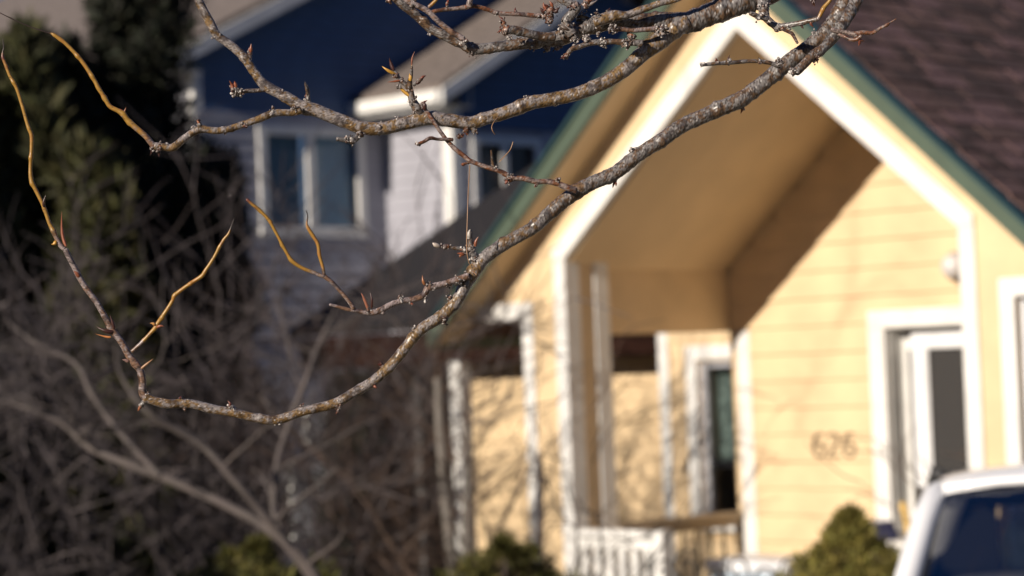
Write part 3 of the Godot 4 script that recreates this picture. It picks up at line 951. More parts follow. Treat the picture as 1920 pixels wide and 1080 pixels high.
func make_plants() -> void:
	# evergreens that fill the left of the picture
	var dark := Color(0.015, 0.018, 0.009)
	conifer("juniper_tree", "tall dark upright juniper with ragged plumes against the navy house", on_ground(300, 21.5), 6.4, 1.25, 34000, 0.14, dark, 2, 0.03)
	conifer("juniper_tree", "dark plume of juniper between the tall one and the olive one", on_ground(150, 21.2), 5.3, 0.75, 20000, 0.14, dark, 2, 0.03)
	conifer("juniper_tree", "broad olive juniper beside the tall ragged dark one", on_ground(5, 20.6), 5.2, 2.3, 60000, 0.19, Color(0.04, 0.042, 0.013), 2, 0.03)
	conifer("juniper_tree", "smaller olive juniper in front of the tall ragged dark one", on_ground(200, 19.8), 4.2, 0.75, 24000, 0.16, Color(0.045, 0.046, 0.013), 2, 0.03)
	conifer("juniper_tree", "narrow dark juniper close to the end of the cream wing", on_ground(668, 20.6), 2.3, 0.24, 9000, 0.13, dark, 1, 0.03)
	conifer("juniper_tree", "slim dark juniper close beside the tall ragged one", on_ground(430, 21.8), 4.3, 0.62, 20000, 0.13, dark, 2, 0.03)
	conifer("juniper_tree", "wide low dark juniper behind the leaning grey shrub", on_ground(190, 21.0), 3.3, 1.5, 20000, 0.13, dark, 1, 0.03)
	# tall spruces outside the frame that keep this corner in shade
	conifer("spruce_tree", "tall dense spruce shading the junipers", Vector3(-9.9, ground_y(-9.9, -14.1), -14.1), 7.8, 3.5, 36000, 0.3, Color(0.03, 0.04, 0.02), 0, 0.02)
	conifer("spruce_tree", "rounded bushy spruce shading the leaning grey shrub", Vector3(-7.4, ground_y(-7.4, -6.6), -6.6), 4.7, 1.4, 16000, 0.25, Color(0.03, 0.04, 0.02), 1, 0.02)
	# low bushes along the bottom edge
	conifer("low_bush", "mossy green bush at the foot of the leaning bare shrub", on_ground(480, 11.6), 1.5, 0.7, 16000, 0.06, Color(0.075, 0.071, 0.013), 1, 0.05, "", "bush")
	conifer("low_bush", "rounded mossy green bush below the corner of the gable wall", on_ground(950, 12.4), 1.44, 0.6, 16000, 0.05, Color(0.075, 0.071, 0.013), 1, 0.05, "", "bush")
	conifer("dwarf_spruce", "small pointed olive spruce in front of the porch steps", on_ground(1600, 11.9), 1.53, 1.75, 36000, 0.05, Color(0.16, 0.14, 0.028), 0, 0.03)
	# bare shrubs
	var grey := Color(0.09, 0.075, 0.07)
	var brown := Color(0.12, 0.08, 0.06)
	var lean := thing("leaning_shrub", "bare grey shrub with long stems leaning out to one side", "shrub", on_ground(640, 10.0))
	var m := paint(1, 1, 1, 0.85)
	m.vertex_color_use_as_albedo = true
	var tw := Soup.new()
	var traced := [
		[[640, 1330, 30, 10.0], [620, 1180, 28, 10.0], [590, 1080, 26, 10.0], [520, 1005, 24, 10.0], [440, 955, 23, 10.05], [330, 905, 21, 10.1], [240, 870, 20, 10.15], [170, 840, 18, 10.2], [120, 795, 16, 10.25], [60, 768, 13, 10.3], [-20, 745, 10, 10.4]],
		[[560, 1050, 22, 10.0], [490, 960, 20, 9.95], [430, 890, 19, 9.9], [380, 835, 18, 9.9], [320, 800, 17, 9.85], [275, 770, 14, 9.8], [225, 700, 10, 9.8], [215, 620, 7, 9.8]],
		[[300, 893, 16, 10.1], [240, 828, 15, 10.15], [200, 780, 14, 10.2], [170, 735, 13, 10.2], [140, 680, 11, 10.3], [60, 640, 9, 10.4], [0, 590, 7, 10.5]],
		[[600, 1110, 16, 10.0], [520, 985, 15, 10.1], [518, 880, 14, 10.2], [540, 800, 14, 10.3], [575, 710, 12, 10.3], [600, 640, 10, 10.4], [640, 560, 7, 10.4]]]
	for line in traced:
		var s := Soup.new()
		var pts := []
		var rad := []
		for k in range(0, line.size() - 1):
			for j in 4:
				var t := j / 4.0
				var i0: Array = line[maxi(k - 1, 0)]
				var i1: Array = line[k]
				var i2: Array = line[k + 1]
				var i3: Array = line[mini(k + 2, line.size() - 1)]
				var e := []
				for z in 4: e.append(cubic_interpolate(i1[z], i2[z], i0[z], i3[z], t))
				pts.append(pix(e[0], e[1], e[3]) - lean.position)
				var done: float = (k + t) / (line.size() - 1.0)
				rad.append(e[2] * 0.4 / FPX * e[3] * (1.0 if done < 0.8 else lerpf(1.0, 0.25, (done - 0.8) / 0.2)))
				if k > 1 and rng.randf() < 0.28:
					grow(tw, pts[-1], Vector3(rng.randfn() - 0.4, rng.randf() + 0.2, rng.randfn()), rng.randf_range(0.25, 0.6), rad[-1] * 0.5, 1, grey, 0.02, 1)
		tube(s, pts, rad, 8, grey, 0.5)
		part("stem", s.mesh(), m, lean)
	part("twigs", tw.mesh(), m, lean).set_meta("kind", "stuff")
	twig_min = 0.0066
	var mauve := Color(0.098, 0.082, 0.083)
	bare_shrub("arching grey shrub standing before the olive juniper", on_ground(70, 14.5), 3.0, 8, 0.55, 0.016, mauve, Vector3(-0.1, 0, 0), 1, 1)
	bare_shrub("arching grey shrub between the leaning one and the tall juniper", on_ground(300, 15.0), 2.9, 8, 0.55, 0.015, mauve, Vector3.ZERO, 1, 1)
	bare_shrub("arching mauve shrub below the wide window of the navy house", on_ground(500, 15.4), 3.1, 8, 0.42, 0.014, mauve, Vector3.ZERO, 1, 1)
	bare_shrub("tall thin mauve shrub before the carport", on_ground(640, 16.0), 2.9, 7, 0.3, 0.013, Color(0.088, 0.07, 0.07), Vector3.ZERO, 1, 1)
	twig_min = 0.0045
	bare_shrub("reddish brown bare shrub before the low cream wing", on_ground(690, 17.0), 2.6, 8, 0.3, 0.012, Color(0.068, 0.046, 0.040), Vector3.ZERO, 1, 1)
	bare_shrub("dense brown twiggy shrub hiding the carport posts", on_ground(760, 17.6), 2.4, 10, 0.26, 0.012, Color(0.080, 0.058, 0.048), Vector3.ZERO, 1, 1)
	bare_shrub("brown bare shrub growing beside the gable's white corner board", on_ground(850, 14.9), 2.2, 7, 0.2, 0.013, brown, Vector3.ZERO, 1, 1)
	bare_shrub("small dark forked shrub behind the rounded mossy bush", on_ground(890, 13.0), 1.6, 4, 0.25, 0.02, Color(0.05, 0.038, 0.032), Vector3(0.15, 0, 0), 1, 1)
	bare_shrub("small bare shrub under the front window, behind the white car", on_ground(1925, 12.7), 1.75, 5, 0.22, 0.008, brown, Vector3.ZERO, 1, 1)
	twig_min = 0.0036
	bare_shrub("tall bare tree whose twigs cast shadows on the low wing wall", Vector3(-7.4, ground_y(-7.4, -11.0), -11.0), 6.6, 7, 0.1, 0.035, brown, Vector3.ZERO, 2, 1)
	# pale multi-stemmed birch against the wing wall
	var b := thing("birch_tree", "pale barked young birch against the low wing wall", "tree", on_ground(850, 14.6))
	var bark := paint(0.27, 0.24, 0.21, 0.8, "rough", 5.0)
	var bt := Soup.new()
	for q in [[-0.02, 0.0, 0.05, 2.3], [0.12, 0.06, 0.04, 2.0]]:
		var s := Soup.new()
		var pts := []
		var rad := []
		for k in 9:
			var t := k / 8.0
			pts.append(Vector3(q[0] * (0.3 + 0.7 * minf(1, t * 3)) + 0.03 * sin(t * 5.0 + q[1] * 30), q[3] * t - 0.05, q[1]))
			rad.append(q[2] * (1.0 - 0.5 * t))
		tube(s, pts, rad, 9, Color.WHITE)
		part("trunk", s.mesh(), bark, b)
		for k in range(4, 9): grow(bt, pts[k], Vector3(rng.randfn(), 0.8, rng.randfn()), 0.6, 0.008, 2, brown, 0.03, 1)
	part("crown", bt.mesh(), m, b)

# ---------------------------------------------------------------- small things by the porch
func make_porch_things() -> void:
	var turnb := Basis(Vector3.UP, house_turn)
	var loc := func(p: Vector3) -> Vector3: return house_at + turnb * p
	# wrought iron scroll panel
	var T := thing("scroll_trellis", "black wrought iron scroll trellis with small leaves beside the steps", "trellis", loc.call(Vector3(2.0, -0.35, 0.78)), house_turn)
	for x in [-0.55, 0.0, 0.55]:
		var s := Soup.new()
		tube(s, [Vector3(x, -0.05, 0), Vector3(x, 1.24, 0)], [0.009, 0.008], 6, Color.WHITE)
		part("upright", s.mesh(), M.iron, T)
	for y in [0.5, 1.0]:
		var s := Soup.new()
		tube(s, [Vector3(-0.56, y, 0), Vector3(0.56, y, 0)], [0.008, 0.008], 6, Color.WHITE)
		part("crossbar", s.mesh(), M.iron, T)
	for k in 6:
		var s := Soup.new()
		var pts := []
		var rad := []
		var c := Vector3(-0.45 + k * 0.18, 1.12 + 0.05 * (k % 2), 0)
		for i in 30:
			var t := i / 29.0
			var a := t * TAU * 1.4 + k
			pts.append(c + Vector3(cos(a), sin(a), 0) * (0.1 - 0.07 * t))
			rad.append(0.008)
		tube(s, pts, rad, 5, Color.WHITE)
		part("scroll", s.mesh(), M.iron, T)
		var l := SphereMesh.new()
		l.radius = 0.022
		l.height = 0.06
		l.radial_segments = 8
		l.rings = 5
		part("leaf", l, paint(0.03, 0.015, 0.01, 0.6), T, c + Vector3(0.08, -0.06 - 0.03 * (k % 3), 0.012), Vector3(0, 0, 0.6 * k))
	# white and pale blue storage box on the deck
	var B := thing("storage_box", "pale blue storage box with white lid on the porch deck", "box", loc.call(Vector3(1.03, 0.0, -0.75)), house_turn)
	box("tub", Vector3(-0.3, 0.0, -0.2), Vector3(0.3, 0.66, 0.2), paint(0.5, 0.62, 0.74, 0.4, "soft", 1.5), B)
	box("lid", Vector3(-0.32, 0.66, -0.22), Vector3(0.32, 0.73, 0.22), paint(0.8, 0.82, 0.86, 0.4, "soft", 1.5), B)
	for x in [-0.2, 0.0, 0.2]:
		box("rib", Vector3(x - 0.012, 0.03, 0.2), Vector3(x + 0.012, 0.64, 0.212), paint(0.62, 0.72, 0.82, 0.4), B)
	# small white table with a parcel
	var S := thing("side_table", "small white table beside the entry door", "table", loc.call(Vector3(1.52, 0.0, -1.38)), house_turn)
	box("table_top", Vector3(-0.25, 0.77, -0.14), Vector3(0.25, 0.8, 0.14), M.white, S)
	box("apron", Vector3(-0.22, 0.7, -0.11), Vector3(0.22, 0.77, 0.11), M.white, S)
	for x in [-0.21, 0.18]:
		for z in [-0.11, 0.08]:
			box("leg", Vector3(x, 0, z), Vector3(x + 0.03, 0.7, z + 0.03), M.white, S)
	var P := thing("parcel", "navy and white parcel lying on the small white table", "parcel", loc.call(Vector3(1.42, 0.8, -1.36)), house_turn)
	part("wrapper", extrude([Vector2(-0.12, 0.0), Vector2(0.07, 0.0), Vector2(0.02, 0.11), Vector2(-0.15, 0.11)], -0.1, 0.08), paint(0.035, 0.04, 0.12, 0.4), P)
	part("patch", extrude([Vector2(-0.045, 0.015), Vector2(0.03, 0.015), Vector2(0.005, 0.085), Vector2(-0.06, 0.085)], 0.08, 0.084), paint(0.6, 0.6, 0.62, 0.5), P)
	var Y := thing("yellow_roll", "slanting yellow paper roll leaning on the door casing", "paper roll", loc.call(Vector3(1.6, 0.8, -1.34)), house_turn)
	var ys := Soup.new()
	tube(ys, [Vector3(0.06, 0.02, 0), Vector3(0.0, 0.12, -0.05), Vector3(-0.06, 0.22, -0.1)], [0.022, 0.022, 0.022], 10, Color.WHITE)
	part("paper", ys.mesh(), paint(0.75, 0.5, 0.16, 0.6, "soft", 2.0), Y)
	var ye := Soup.new()
	tube(ye, [Vector3(0.063, 0.014, 0.002), Vector3(0.06, 0.02, 0)], [0.02, 0.0235], 10, Color.WHITE)
	part("end_band", ye.mesh(), paint(0.7, 0.68, 0.62, 0.6), Y)

# ---------------------------------------------------------------- the fruit tree, in focus
var centre := []          # samples of every limb: [pixel, depth, width, node]
var bark_mat: StandardMaterial3D
const STYLE := {
	"old": {"a": Color(0.118, 0.071, 0.042), "film": Color(0.178, 0.163, 0.156), "pale": Color(0.52, 0.49, 0.47), "cover": -0.06, "amp": 0.075, "dark": 0.2, "node": 0.2},
	"mid": {"a": Color(0.168, 0.103, 0.044), "film": Color(0.227, 0.197, 0.185), "pale": Color(0.6, 0.56, 0.53), "cover": -0.07, "amp": 0.055, "dark": 0.3, "node": 0.13},
	"mauve": {"a": Color(0.168, 0.097, 0.063), "film": Color(0.235, 0.189, 0.181), "pale": Color(0.52, 0.46, 0.44), "cover": -0.05, "amp": 0.06, "dark": 0.3, "node": 0.1},
	"young": {"a": Color(0.3, 0.165, 0.032), "film": Color(0.3, 0.14, 0.03), "pale": Color(0.5, 0.3, 0.09), "cover": 0.22, "amp": 0.025, "dark": 0.5, "node": 0.42},
	"red": {"a": Color(0.143, 0.057, 0.027), "film": Color(0.202, 0.155, 0.139), "pale": Color(0.45, 0.36, 0.3), "cover": 0.0, "amp": 0.08, "dark": 0.3, "node": 0.2}}

func bark_colour(p: Vector3, st: Dictionary) -> Color:
	var big := noise.get_noise_3dv(p * 0.05)
	var mid := noise.get_noise_3dv(p * 0.16 + Vector3(40, 0, 0))
	var tiny := fine.get_noise_3dv(p * 0.42 + Vector3(0, 0, 55))
	var f := smoothstep(st.cover - 0.1, st.cover + 0.12, big * 0.8 + mid * 0.5 + tiny * 0.22 + 0.55 * noise.get_noise_3dv(p * 0.011 + Vector3(0, 0, 300)))
	var young: bool = st.amp < 0.03
	var g := 1.0 + (0.3 if young else 0.85) * fine.get_noise_3dv(p * 0.36)
	var c: Color = st.a.lerp(st.film, f)
	c = Color(c.r * g, c.g * g, c.b * g)
	if not young:
		var d := cell.get_noise_3dv(p * 0.15)
		if d < -0.7: c = c.lerp(st.pale, 0.8)
		var patch_dark := noise.get_noise_3dv(p * 0.03 + Vector3(0, 200, 0))
		if patch_dark > 0.22: c = c.lerp(Color(c.r * 0.42, c.g * 0.4, c.b * 0.4), smoothstep(0.22, 0.34, patch_dark))     # old dark bark
	var k := fine.get_noise_3dv(p * 0.27 + Vector3(0, 90, 0))
	if k < -st.dark:
		c = c.lerp(Color(0.03, 0.022, 0.018), smoothstep(st.dark, st.dark + 0.14, -k) * 0.9)
	return c

func limb(called: String, parent: Node3D, raw: Array, z0: float, z1: float, style: String, style2 := "", change := 0.5) -> MeshInstance3D:
	var st: Dictionary = STYLE[style]
	var st2: Dictionary = STYLE[style2 if style2 else style]
	var tree := parent if parent.get_parent() == self else parent.get_parent() as Node3D
	var base: Vector3 = tree.position
	# resample along the traced line
	var seq := []
	var total := 0.0
	for k in raw.size() - 1: total += Vector2(raw[k][0], raw[k][1]).distance_to(Vector2(raw[k + 1][0], raw[k + 1][1]))
	var run := 0.0
	for k in raw.size() - 1:
		var a: Array = raw[k]
		var b: Array = raw[k + 1]
		var pa: Array = raw[maxi(k - 1, 0)]
		var pb: Array = raw[mini(k + 2, raw.size() - 1)]
		var length := Vector2(a[0], a[1]).distance_to(Vector2(b[0], b[1]))
		var seen: bool = maxf(a[1], b[1]) > -12.0
		var n := maxi(1, int(length / ((2.1 if minf(a[2], b[2]) > 9.0 else 1.9) if seen else 12.0)))
		for j in n:
			var t := float(j) / n
			var e := []
			for z in 2: e.append(cubic_interpolate(a[z], b[z], pa[z], pb[z], t))
			e.append(lerpf(a[2], b[2], t))
			e.append(lerpf(z0, z1, (run + length * t) / total))
			seq.append(e)
		run += length
	seq.append([raw[-1][0], raw[-1][1], raw[-1][2], z1])
	var widest := 0.0
	for e in seq: widest = maxf(widest, e[2])
	var sides := clampi(int(minf(widest, 46.0) * 1.05), 9, 34)
	# swellings where buds and old leaves sat
	var nodes := []
	var s_at := rng.randf_range(10, 50)
	while s_at < seq.size():
		nodes.append([s_at, rng.randf_range(0.4, 1.2) * st.node, rng.randf_range(1.5, 3.5), rng.randf() * TAU])
		s_at += rng.randf_range(14, 38)
	var s := Soup.new()
	var side := Vector3.ZERO
	var pts := []
	for e in seq: pts.append(pix(e[0], e[1], e[3]))
	var wob := rng.randf() * 100.0
	var ni := 0
	for k in seq.size():
		var t: Vector3 = (pts[mini(k + 1, seq.size() - 1)] - pts[maxi(k - 1, 0)]).normalized()
		if side == Vector3.ZERO:
			side = t.cross(Vector3(0.1, 0.2, 0.97)).normalized()
		side = (side - t * side.dot(t)).normalized()
		var up := t.cross(side)
		var r: float = seq[k][2] * 0.5 / FPX * seq[k][3]
		if k == 0 or k == seq.size() - 1: r *= 0.35
		while ni < nodes.size() - 1 and k > nodes[ni][0] + 9: ni += 1
		for j in sides:
			var a := TAU * j / sides
			var o := side * cos(a) + up * sin(a)
			var q: Vector3 = (pts[k] + o * r) * 1505.0          # in photograph pixels, to scale the bark's grain
			var mixed := clampf((float(k) / seq.size() - change) * 8.0 + noise.get_noise_3dv(q * 0.03) * 1.2, 0.0, 1.0) if style2 else 0.0
			var bump: float = lerpf(st.amp, st2.amp, mixed) * (noise.get_noise_3dv(q * 0.075) * 1.3 + 0.9 * noise.get_noise_3dv(q * 0.23 + Vector3(7, 7, 7)) + 0.5 * fine.get_noise_3dv(q * 0.55))
			for w in 2:
				if ni + w < nodes.size():
					var nd: Array = nodes[ni + w]
					var x: float = (k - nd[0]) / nd[2]
					if absf(x) < 3.0: bump += nd[1] * exp(-x * x) * (0.6 + 0.6 * cos(a - nd[3]))
			s.v.append(pts[k] + o * r * (1.0 + bump) - base)
			var bc := bark_colour(q + Vector3(wob, 0, 0), st)
			if style == "young":        # grey skin at the foot, red-brown towards the tip
				var tt := float(k) / seq.size() + noise.get_noise_3dv(q * 0.06) * 0.12
				bc = bc.lerp(bark_colour(q, STYLE.mauve), smoothstep(0.16, 0.03, tt)).lerp(Color(0.13, 0.045, 0.03), smoothstep(0.84, 0.97, tt)).lerp(Color(0.035, 0.02, 0.018), smoothstep(4.0, 2.6, seq[k][2]))
			s.c.append(bc if mixed == 0.0 else bc.lerp(bark_colour(q + Vector3(wob, 0, 0), st2), mixed))
		if seq[k][1] > -30: centre.append([Vector2(seq[k][0], seq[k][1]), seq[k][3], seq[k][2], null])
	for k in seq.size() - 1:
		for j in sides:
			var a := k * sides + j
			var b := k * sides + (j + 1) % sides
			s.tri(a, a + sides, b)
			s.tri(b, a + sides, b + sides)
	for e in [0, seq.size() - 1]:
		var q := s.v.size()
		s.v.append(pts[e] - base)
		s.c.append(st.film * 0.7)
		for j in sides: s.tri(q, e * sides + j, e * sides + (j + 1) % sides)
	var o := part(called, s.mesh(), bark_mat, parent)
	for k in centre.size():
		if centre[k][3] == null: centre[k][3] = o
	return o

const ICO := [[0, 11, 5], [0, 5, 1], [0, 1, 7], [0, 7, 10], [0, 10, 11], [1, 5, 9], [5, 11, 4], [11, 10, 2], [10, 7, 6], [7, 1, 8], [3, 9, 4], [3, 4, 2], [3, 2, 6], [3, 6, 8], [3, 8, 9], [4, 9, 5], [2, 4, 11], [6, 2, 10], [8, 6, 7], [9, 8, 1]]
func lump(s: Soup, p: Vector3, r: float, c: Color) -> void:
	var g := 1.618
	var q := s.v.size()
	var spin := Basis(Vector3(rng.randfn(), rng.randfn(), rng.randfn()).normalized(), rng.randf() * TAU)
	var stretch := Vector3(rng.randf_range(0.6, 1.5), rng.randf_range(0.6, 1.3), rng.randf_range(0.6, 1.2))
	for v in [Vector3(-1, g, 0), Vector3(1, g, 0), Vector3(-1, -g, 0), Vector3(1, -g, 0), Vector3(0, -1, g), Vector3(0, 1, g), Vector3(0, -1, -g), Vector3(0, 1, -g), Vector3(g, 0, -1), Vector3(g, 0, 1), Vector3(-g, 0, -1), Vector3(-g, 0, 1)]:
		s.v.append(p + spin * (v * stretch) * r * 0.526 * rng.randf_range(0.7, 1.25))
		var w := rng.randf_range(0.7, 1.3)
		s.c.append(Color(c.r * w, c.g * w, c.b * w))
	for f in ICO: s.tri(q + f[0], q + f[1], q + f[2])

func crust_colour() -> Color:
	return [Color(0.34, 0.31, 0.29), Color(0.22, 0.19, 0.18), Color(0.5, 0.46, 0.43), Color(0.05, 0.038, 0.032), Color(0.12, 0.07, 0.05), Color(0.27, 0.24, 0.23), Color(0.08, 0.06, 0.052)][rng.randi() % 7]

func bud(s: Soup, p: Vector3, d: Vector3, length: float, r: float, c: Color) -> void:
	var pts := []
	var rad := []
	var bend := Vector3(rng.randfn(), rng.randfn(), rng.randfn()) * length * 0.08
	for k in 7:
		var t := k / 6.0
		pts.append(p + d * length * t + bend * sin(t * PI))
		rad.append(r * [0.7, 1.0, 1.08, 0.95, 0.7, 0.4, 0.06][k] * (1.0 + 0.12 * (k % 2)))
	tube(s, pts, rad, 7, c, 0.6)

const BUD_COLS := [Color(0.16, 0.05, 0.03), Color(0.1, 0.03, 0.022), Color(0.26, 0.1, 0.05), Color(0.05, 0.022, 0.018)]

# a spur at a pixel on a limb: direction in degrees in the picture, length and width in photograph pixels
func spur(x: float, y: float, deg: float, length: float, w: float, buds: int, crust: int, dark := 0.0, called := "spur") -> void:
	var best: Array = centre[0]
	var bd := 1e9
	for c in centre:
		var dd: float = c[0].distance_squared_to(Vector2(x, y))
		if dd < bd:
			bd = dd
			best = c
	var host: Node3D = best[3]
	var tree: Node3D = host.get_parent() if host.get_parent().get_parent() == self else host.get_parent().get_parent()
	if host.get_parent() != tree: host = host.get_parent()
	var z: float = best[1] - rng.randf_range(-0.1, 0.35) * best[2] * 0.5 / FPX * FOCUS
	var px: float = z / FPX
	var root := pix(x, y, z) - tree.position
	var d := (cam_basis * Vector3(cos(deg_to_rad(deg)), sin(deg_to_rad(deg)), rng.randf_range(-0.1, 0.35))).normalized()
	var s := Soup.new()
	var pts := []
	var rad := []
	var n := maxi(3, int(length / 2.2))
	var q := root - d * w * 0.3 * px
	var dd2 := d
	for k in n + 1:
		pts.append(q)
		rad.append(w * 0.5 * px * (1.0 + 0.2 * sin(k * 2.3) + rng.randf_range(-0.1, 0.12)) * (1.0 if k < n else 0.6))
		dd2 = (dd2 + Vector3(rng.randfn(), rng.randfn(), rng.randfn()) * 0.1).normalized()
		q += dd2 * length / n * px
	if length > 1:
		var first := s.v.size()
		tube(s, pts, rad, 9, Color.WHITE)
		for k in range(first, s.v.size()):
			var c := bark_colour((s.v[k] + tree.position) * 1505.0, STYLE.old if dark < 0.5 else STYLE.red)
			s.c[k] = c
	for k in crust:
		var at: Vector3 = pts[rng.randi() % pts.size()] + Vector3(rng.randfn(), rng.randfn(), rng.randfn() + 0.3).normalized() * (w * rng.randf_range(0.3, 0.62)) * px
		var c := crust_colour()
		if dark > 0.5: c = c.lerp(Color(0.06, 0.035, 0.028), 0.6)
		lump(s, at, rng.randf_range(1.3, 3.2) * px, c)
	for k in buds:
		var bdir := (dd2 + Vector3(rng.randfn(), rng.randfn(), rng.randfn()) * 0.45).normalized()
		bud(s, pts[-1] - bdir * 2.0 * px, bdir, rng.randf_range(8, 15) * px, rng.randf_range(1.8, 3.2) * px, BUD_COLS[rng.randi() % 4])
	part(called, s.mesh(), bark_mat, host)

func near_depth(p: Array) -> float:
	var best := 3.0
	var bd := 1e9
	for c in centre:
		var dd: float = c[0].distance_squared_to(Vector2(p[0], p[1]))
		if dd < bd:
			bd = dd
			best = c[1]
	return best

func spike(x0: float, y0: float, x1: float, y1: float, w: float, c: Color, called := "bud") -> void:   # a pointed bud or thorn between two pixels
	var best: Array = centre[0]
	var bd := 1e9
	for q in centre:
		var dd: float = q[0].distance_squared_to(Vector2(x0, y0))
		if dd < bd:
			bd = dd
			best = q
	var host: Node3D = best[3]
	var tree: Node3D = host.get_parent() if host.get_parent().get_parent() == self else host.get_parent().get_parent()
	if host.get_parent() != tree: host = host.get_parent()
	var z: float = best[1] - 0.002
	var a := pix(x0, y0, z) - tree.position
	var b := pix(x1, y1, z - 0.003) - tree.position
	var s := Soup.new()
	bud(s, a, (b - a).normalized(), (b - a).length(), w * 0.5 * z / FPX, c)
	part(called, s.mesh(), bark_mat, host)

func make_fruit_tree() -> void:
	bark_mat = StandardMaterial3D.new()
	bark_mat.vertex_color_use_as_albedo = true
	bark_mat.roughness = 0.36
	bark_mat.metallic_specular = 0.5
	var foot := pix(3340, -600, 3.2)
	var base := Vector3(foot.x, ground_y(foot.x, foot.z), foot.z)
	var T := thing("fruit_tree", "bare fruit tree whose knobbly grey and gold branches hang in front", "tree", base)
	# trunk, outside the frame
	var ts := Soup.new()
	var top := foot - base
	tube(ts, [Vector3(0.03, -0.1, 0), Vector3(0.0, 0.3, 0), Vector3(-0.02, 1.0, 0.02), top * 0.75, top, top + Vector3(0.1, 0.7, 0.05)], [0.12, 0.095, 0.085, 0.075, 0.06, 0.02], 12, Color(0.16, 0.13, 0.115), 0.5)
	part("trunk", ts.mesh(), bark_mat, T)
	# A: the long arching branch
	limb("branch", T, [[3340, -600, 66], [2900, -690, 58], [2200, -600, 52], [1850, -400, 46], [1690, -190, 40], [1622, -60, 36], [1588, 0, 33], [1560, 48, 32], [1527, 82, 32], [1474, 120, 30], [1438, 150, 29], [1402, 178, 29], [1384, 189, 31], [1325, 215, 28], [1279, 236, 27], [1237, 265, 27], [1193, 293, 26], [1152, 325, 26], [1111, 343, 26], [1081, 360, 28], [1052, 381, 26], [1030, 400, 25], [998, 428, 24], [952, 454, 24], [910, 482, 25], [890, 507, 26], [873, 533, 24], [858, 561, 23], [838, 584, 22], [820, 598, 22], [788, 619, 21], [758, 655, 20], [733, 685, 20], [699, 715, 19], [662, 737, 18], [625, 757, 18], [570, 771, 17], [518, 787, 18], [477, 783, 17], [440, 774, 17], [400, 767, 17], [356, 757, 17], [315, 757, 17], [290, 752, 17], [270, 744, 18]], 3.2, 2.99, "old", "mid", 0.52)
	# it turns up into a thinner, redder limb
	var up := limb("branch", T, [[278, 752, 14], [268, 738, 15], [267, 715, 14], [262, 693, 14], [252, 680, 15], [241, 666, 13], [230, 645, 12], [218, 629, 13], [207, 614, 13], [196, 593, 11], [181, 567, 10.5], [159, 537, 11], [148, 518, 10.5], [133, 489, 10], [122, 466, 11]], 2.99, 2.975, "mauve")
	limb("shoot", up, [[122, 468, 9], [113, 460, 9], [104, 443, 8.5], [93, 419, 8], [81, 385, 7.5], [67, 356, 8], [59, 338, 9], [57, 315, 7], [59, 281, 7], [59, 254, 8], [51, 231, 7], [41, 196, 6.5], [33, 170, 7], [28, 159, 7], [18, 141, 6.5], [9, 118, 6], [5, 107, 6], [5, 98, 3], [7, 88, 2.2], [5, 73, 1.2]], 2.975, 2.965, "young")
	limb("shoot", up, [[246, 660, 7], [267, 641, 7], [280, 627, 7], [292, 614, 9], [296, 606, 8], [315, 578, 7.5], [324, 563, 7], [330, 552, 8], [355, 533, 7], [378, 518, 8.5], [384, 509, 7], [400, 485, 6.5], [418, 452, 6], [428, 439, 5], [433, 426, 2], [439, 410, 1.2]], 2.98, 2.96, "young")
	# stub that runs along the big branch and ends in an old cut
	limb("branch", T, [[1640, -70, 26], [1606, 0, 24], [1587, 36, 22], [1567, 66, 20], [1546, 88, 18], [1524, 104, 18], [1507, 121, 17], [1492, 136, 16]], 3.03, 2.965, "old")
	# C: the thick knotted limb along the top
	limb("branch", T, [[1850, -400, 46], [1680, -180, 46], [1520, -60, 46], [1440, -14, 46], [1381, 8, 45], [1333, 26, 42], [1288, 42, 40], [1244, 42, 38], [1207, 42, 35], [1170, 38, 33], [1122, 44, 34], [1081, 57, 34], [1052, 70, 32], [1022, 75, 26], [985, 81, 22], [948, 86, 20], [911, 91, 20], [887, 92, 22], [868, 83, 19], [851, 76, 18], [833, 66, 18], [807, 53, 18], [793, 38, 19], [767, 17, 18], [746, 0, 17], [690, -60, 14], [640, -150, 8]], 3.09, 3.035, "old")
	var cup := limb("branch", T, [[872, 80, 11], [864, 70, 11], [847, 60, 11], [824, 42, 11], [802, 21, 11], [778, 8, 11], [757, -4, 10], [720, -50, 7]], 3.03, 3.02, "mauve")
	limb("shoot", cup, [[806, 24, 7], [815, 21, 8], [833, 18, 8], [856, 16, 8], [876, 13, 10], [889, 11, 9], [905, 15, 8], [920, 20, 8], [930, 24, 9], [952, 26, 8], [975, 27, 8.5], [1001, 29, 9], [1018, 29, 9]], 3.025, 3.04, "red")
	limb("shoot", cup, [[878, 13, 9], [880, 4, 10], [884, -8, 9], [888, -45, 5]], 3.025, 3.02, "mauve")
	limb("shoot", cup, [[803, 14, 7], [812, 6, 7], [822, -6, 6], [840, -40, 4]], 3.025, 3.02, "young")
	# B: the middle branch
	var B := limb("branch", T, [[1290, 40, 34], [1262, 56, 35], [1238, 76, 34], [1215, 92, 32], [1203, 102, 30], [1185, 119, 28], [1152, 144, 27], [1115, 163, 26], [1078, 177, 25], [1041, 185, 25], [1010, 190, 25], [993, 194, 27], [948, 211, 25], [911, 222, 24], [881, 230, 24], [837, 225, 25], [800, 222, 26], [752, 233, 25], [715, 241, 24], [678, 239, 25], [652, 230, 24], [622, 219, 24], [593, 207, 25], [567, 201, 25], [548, 189, 22], [522, 174, 20], [496, 159, 20], [478, 137, 17], [459, 109, 17], [444, 94, 17], [425, 79, 16], [407, 66, 16], [393, 41, 17], [374, 4, 15], [362, -25, 14], [330, -110, 11], [318, -180, 6]], 3.06, 2.99, "mid")
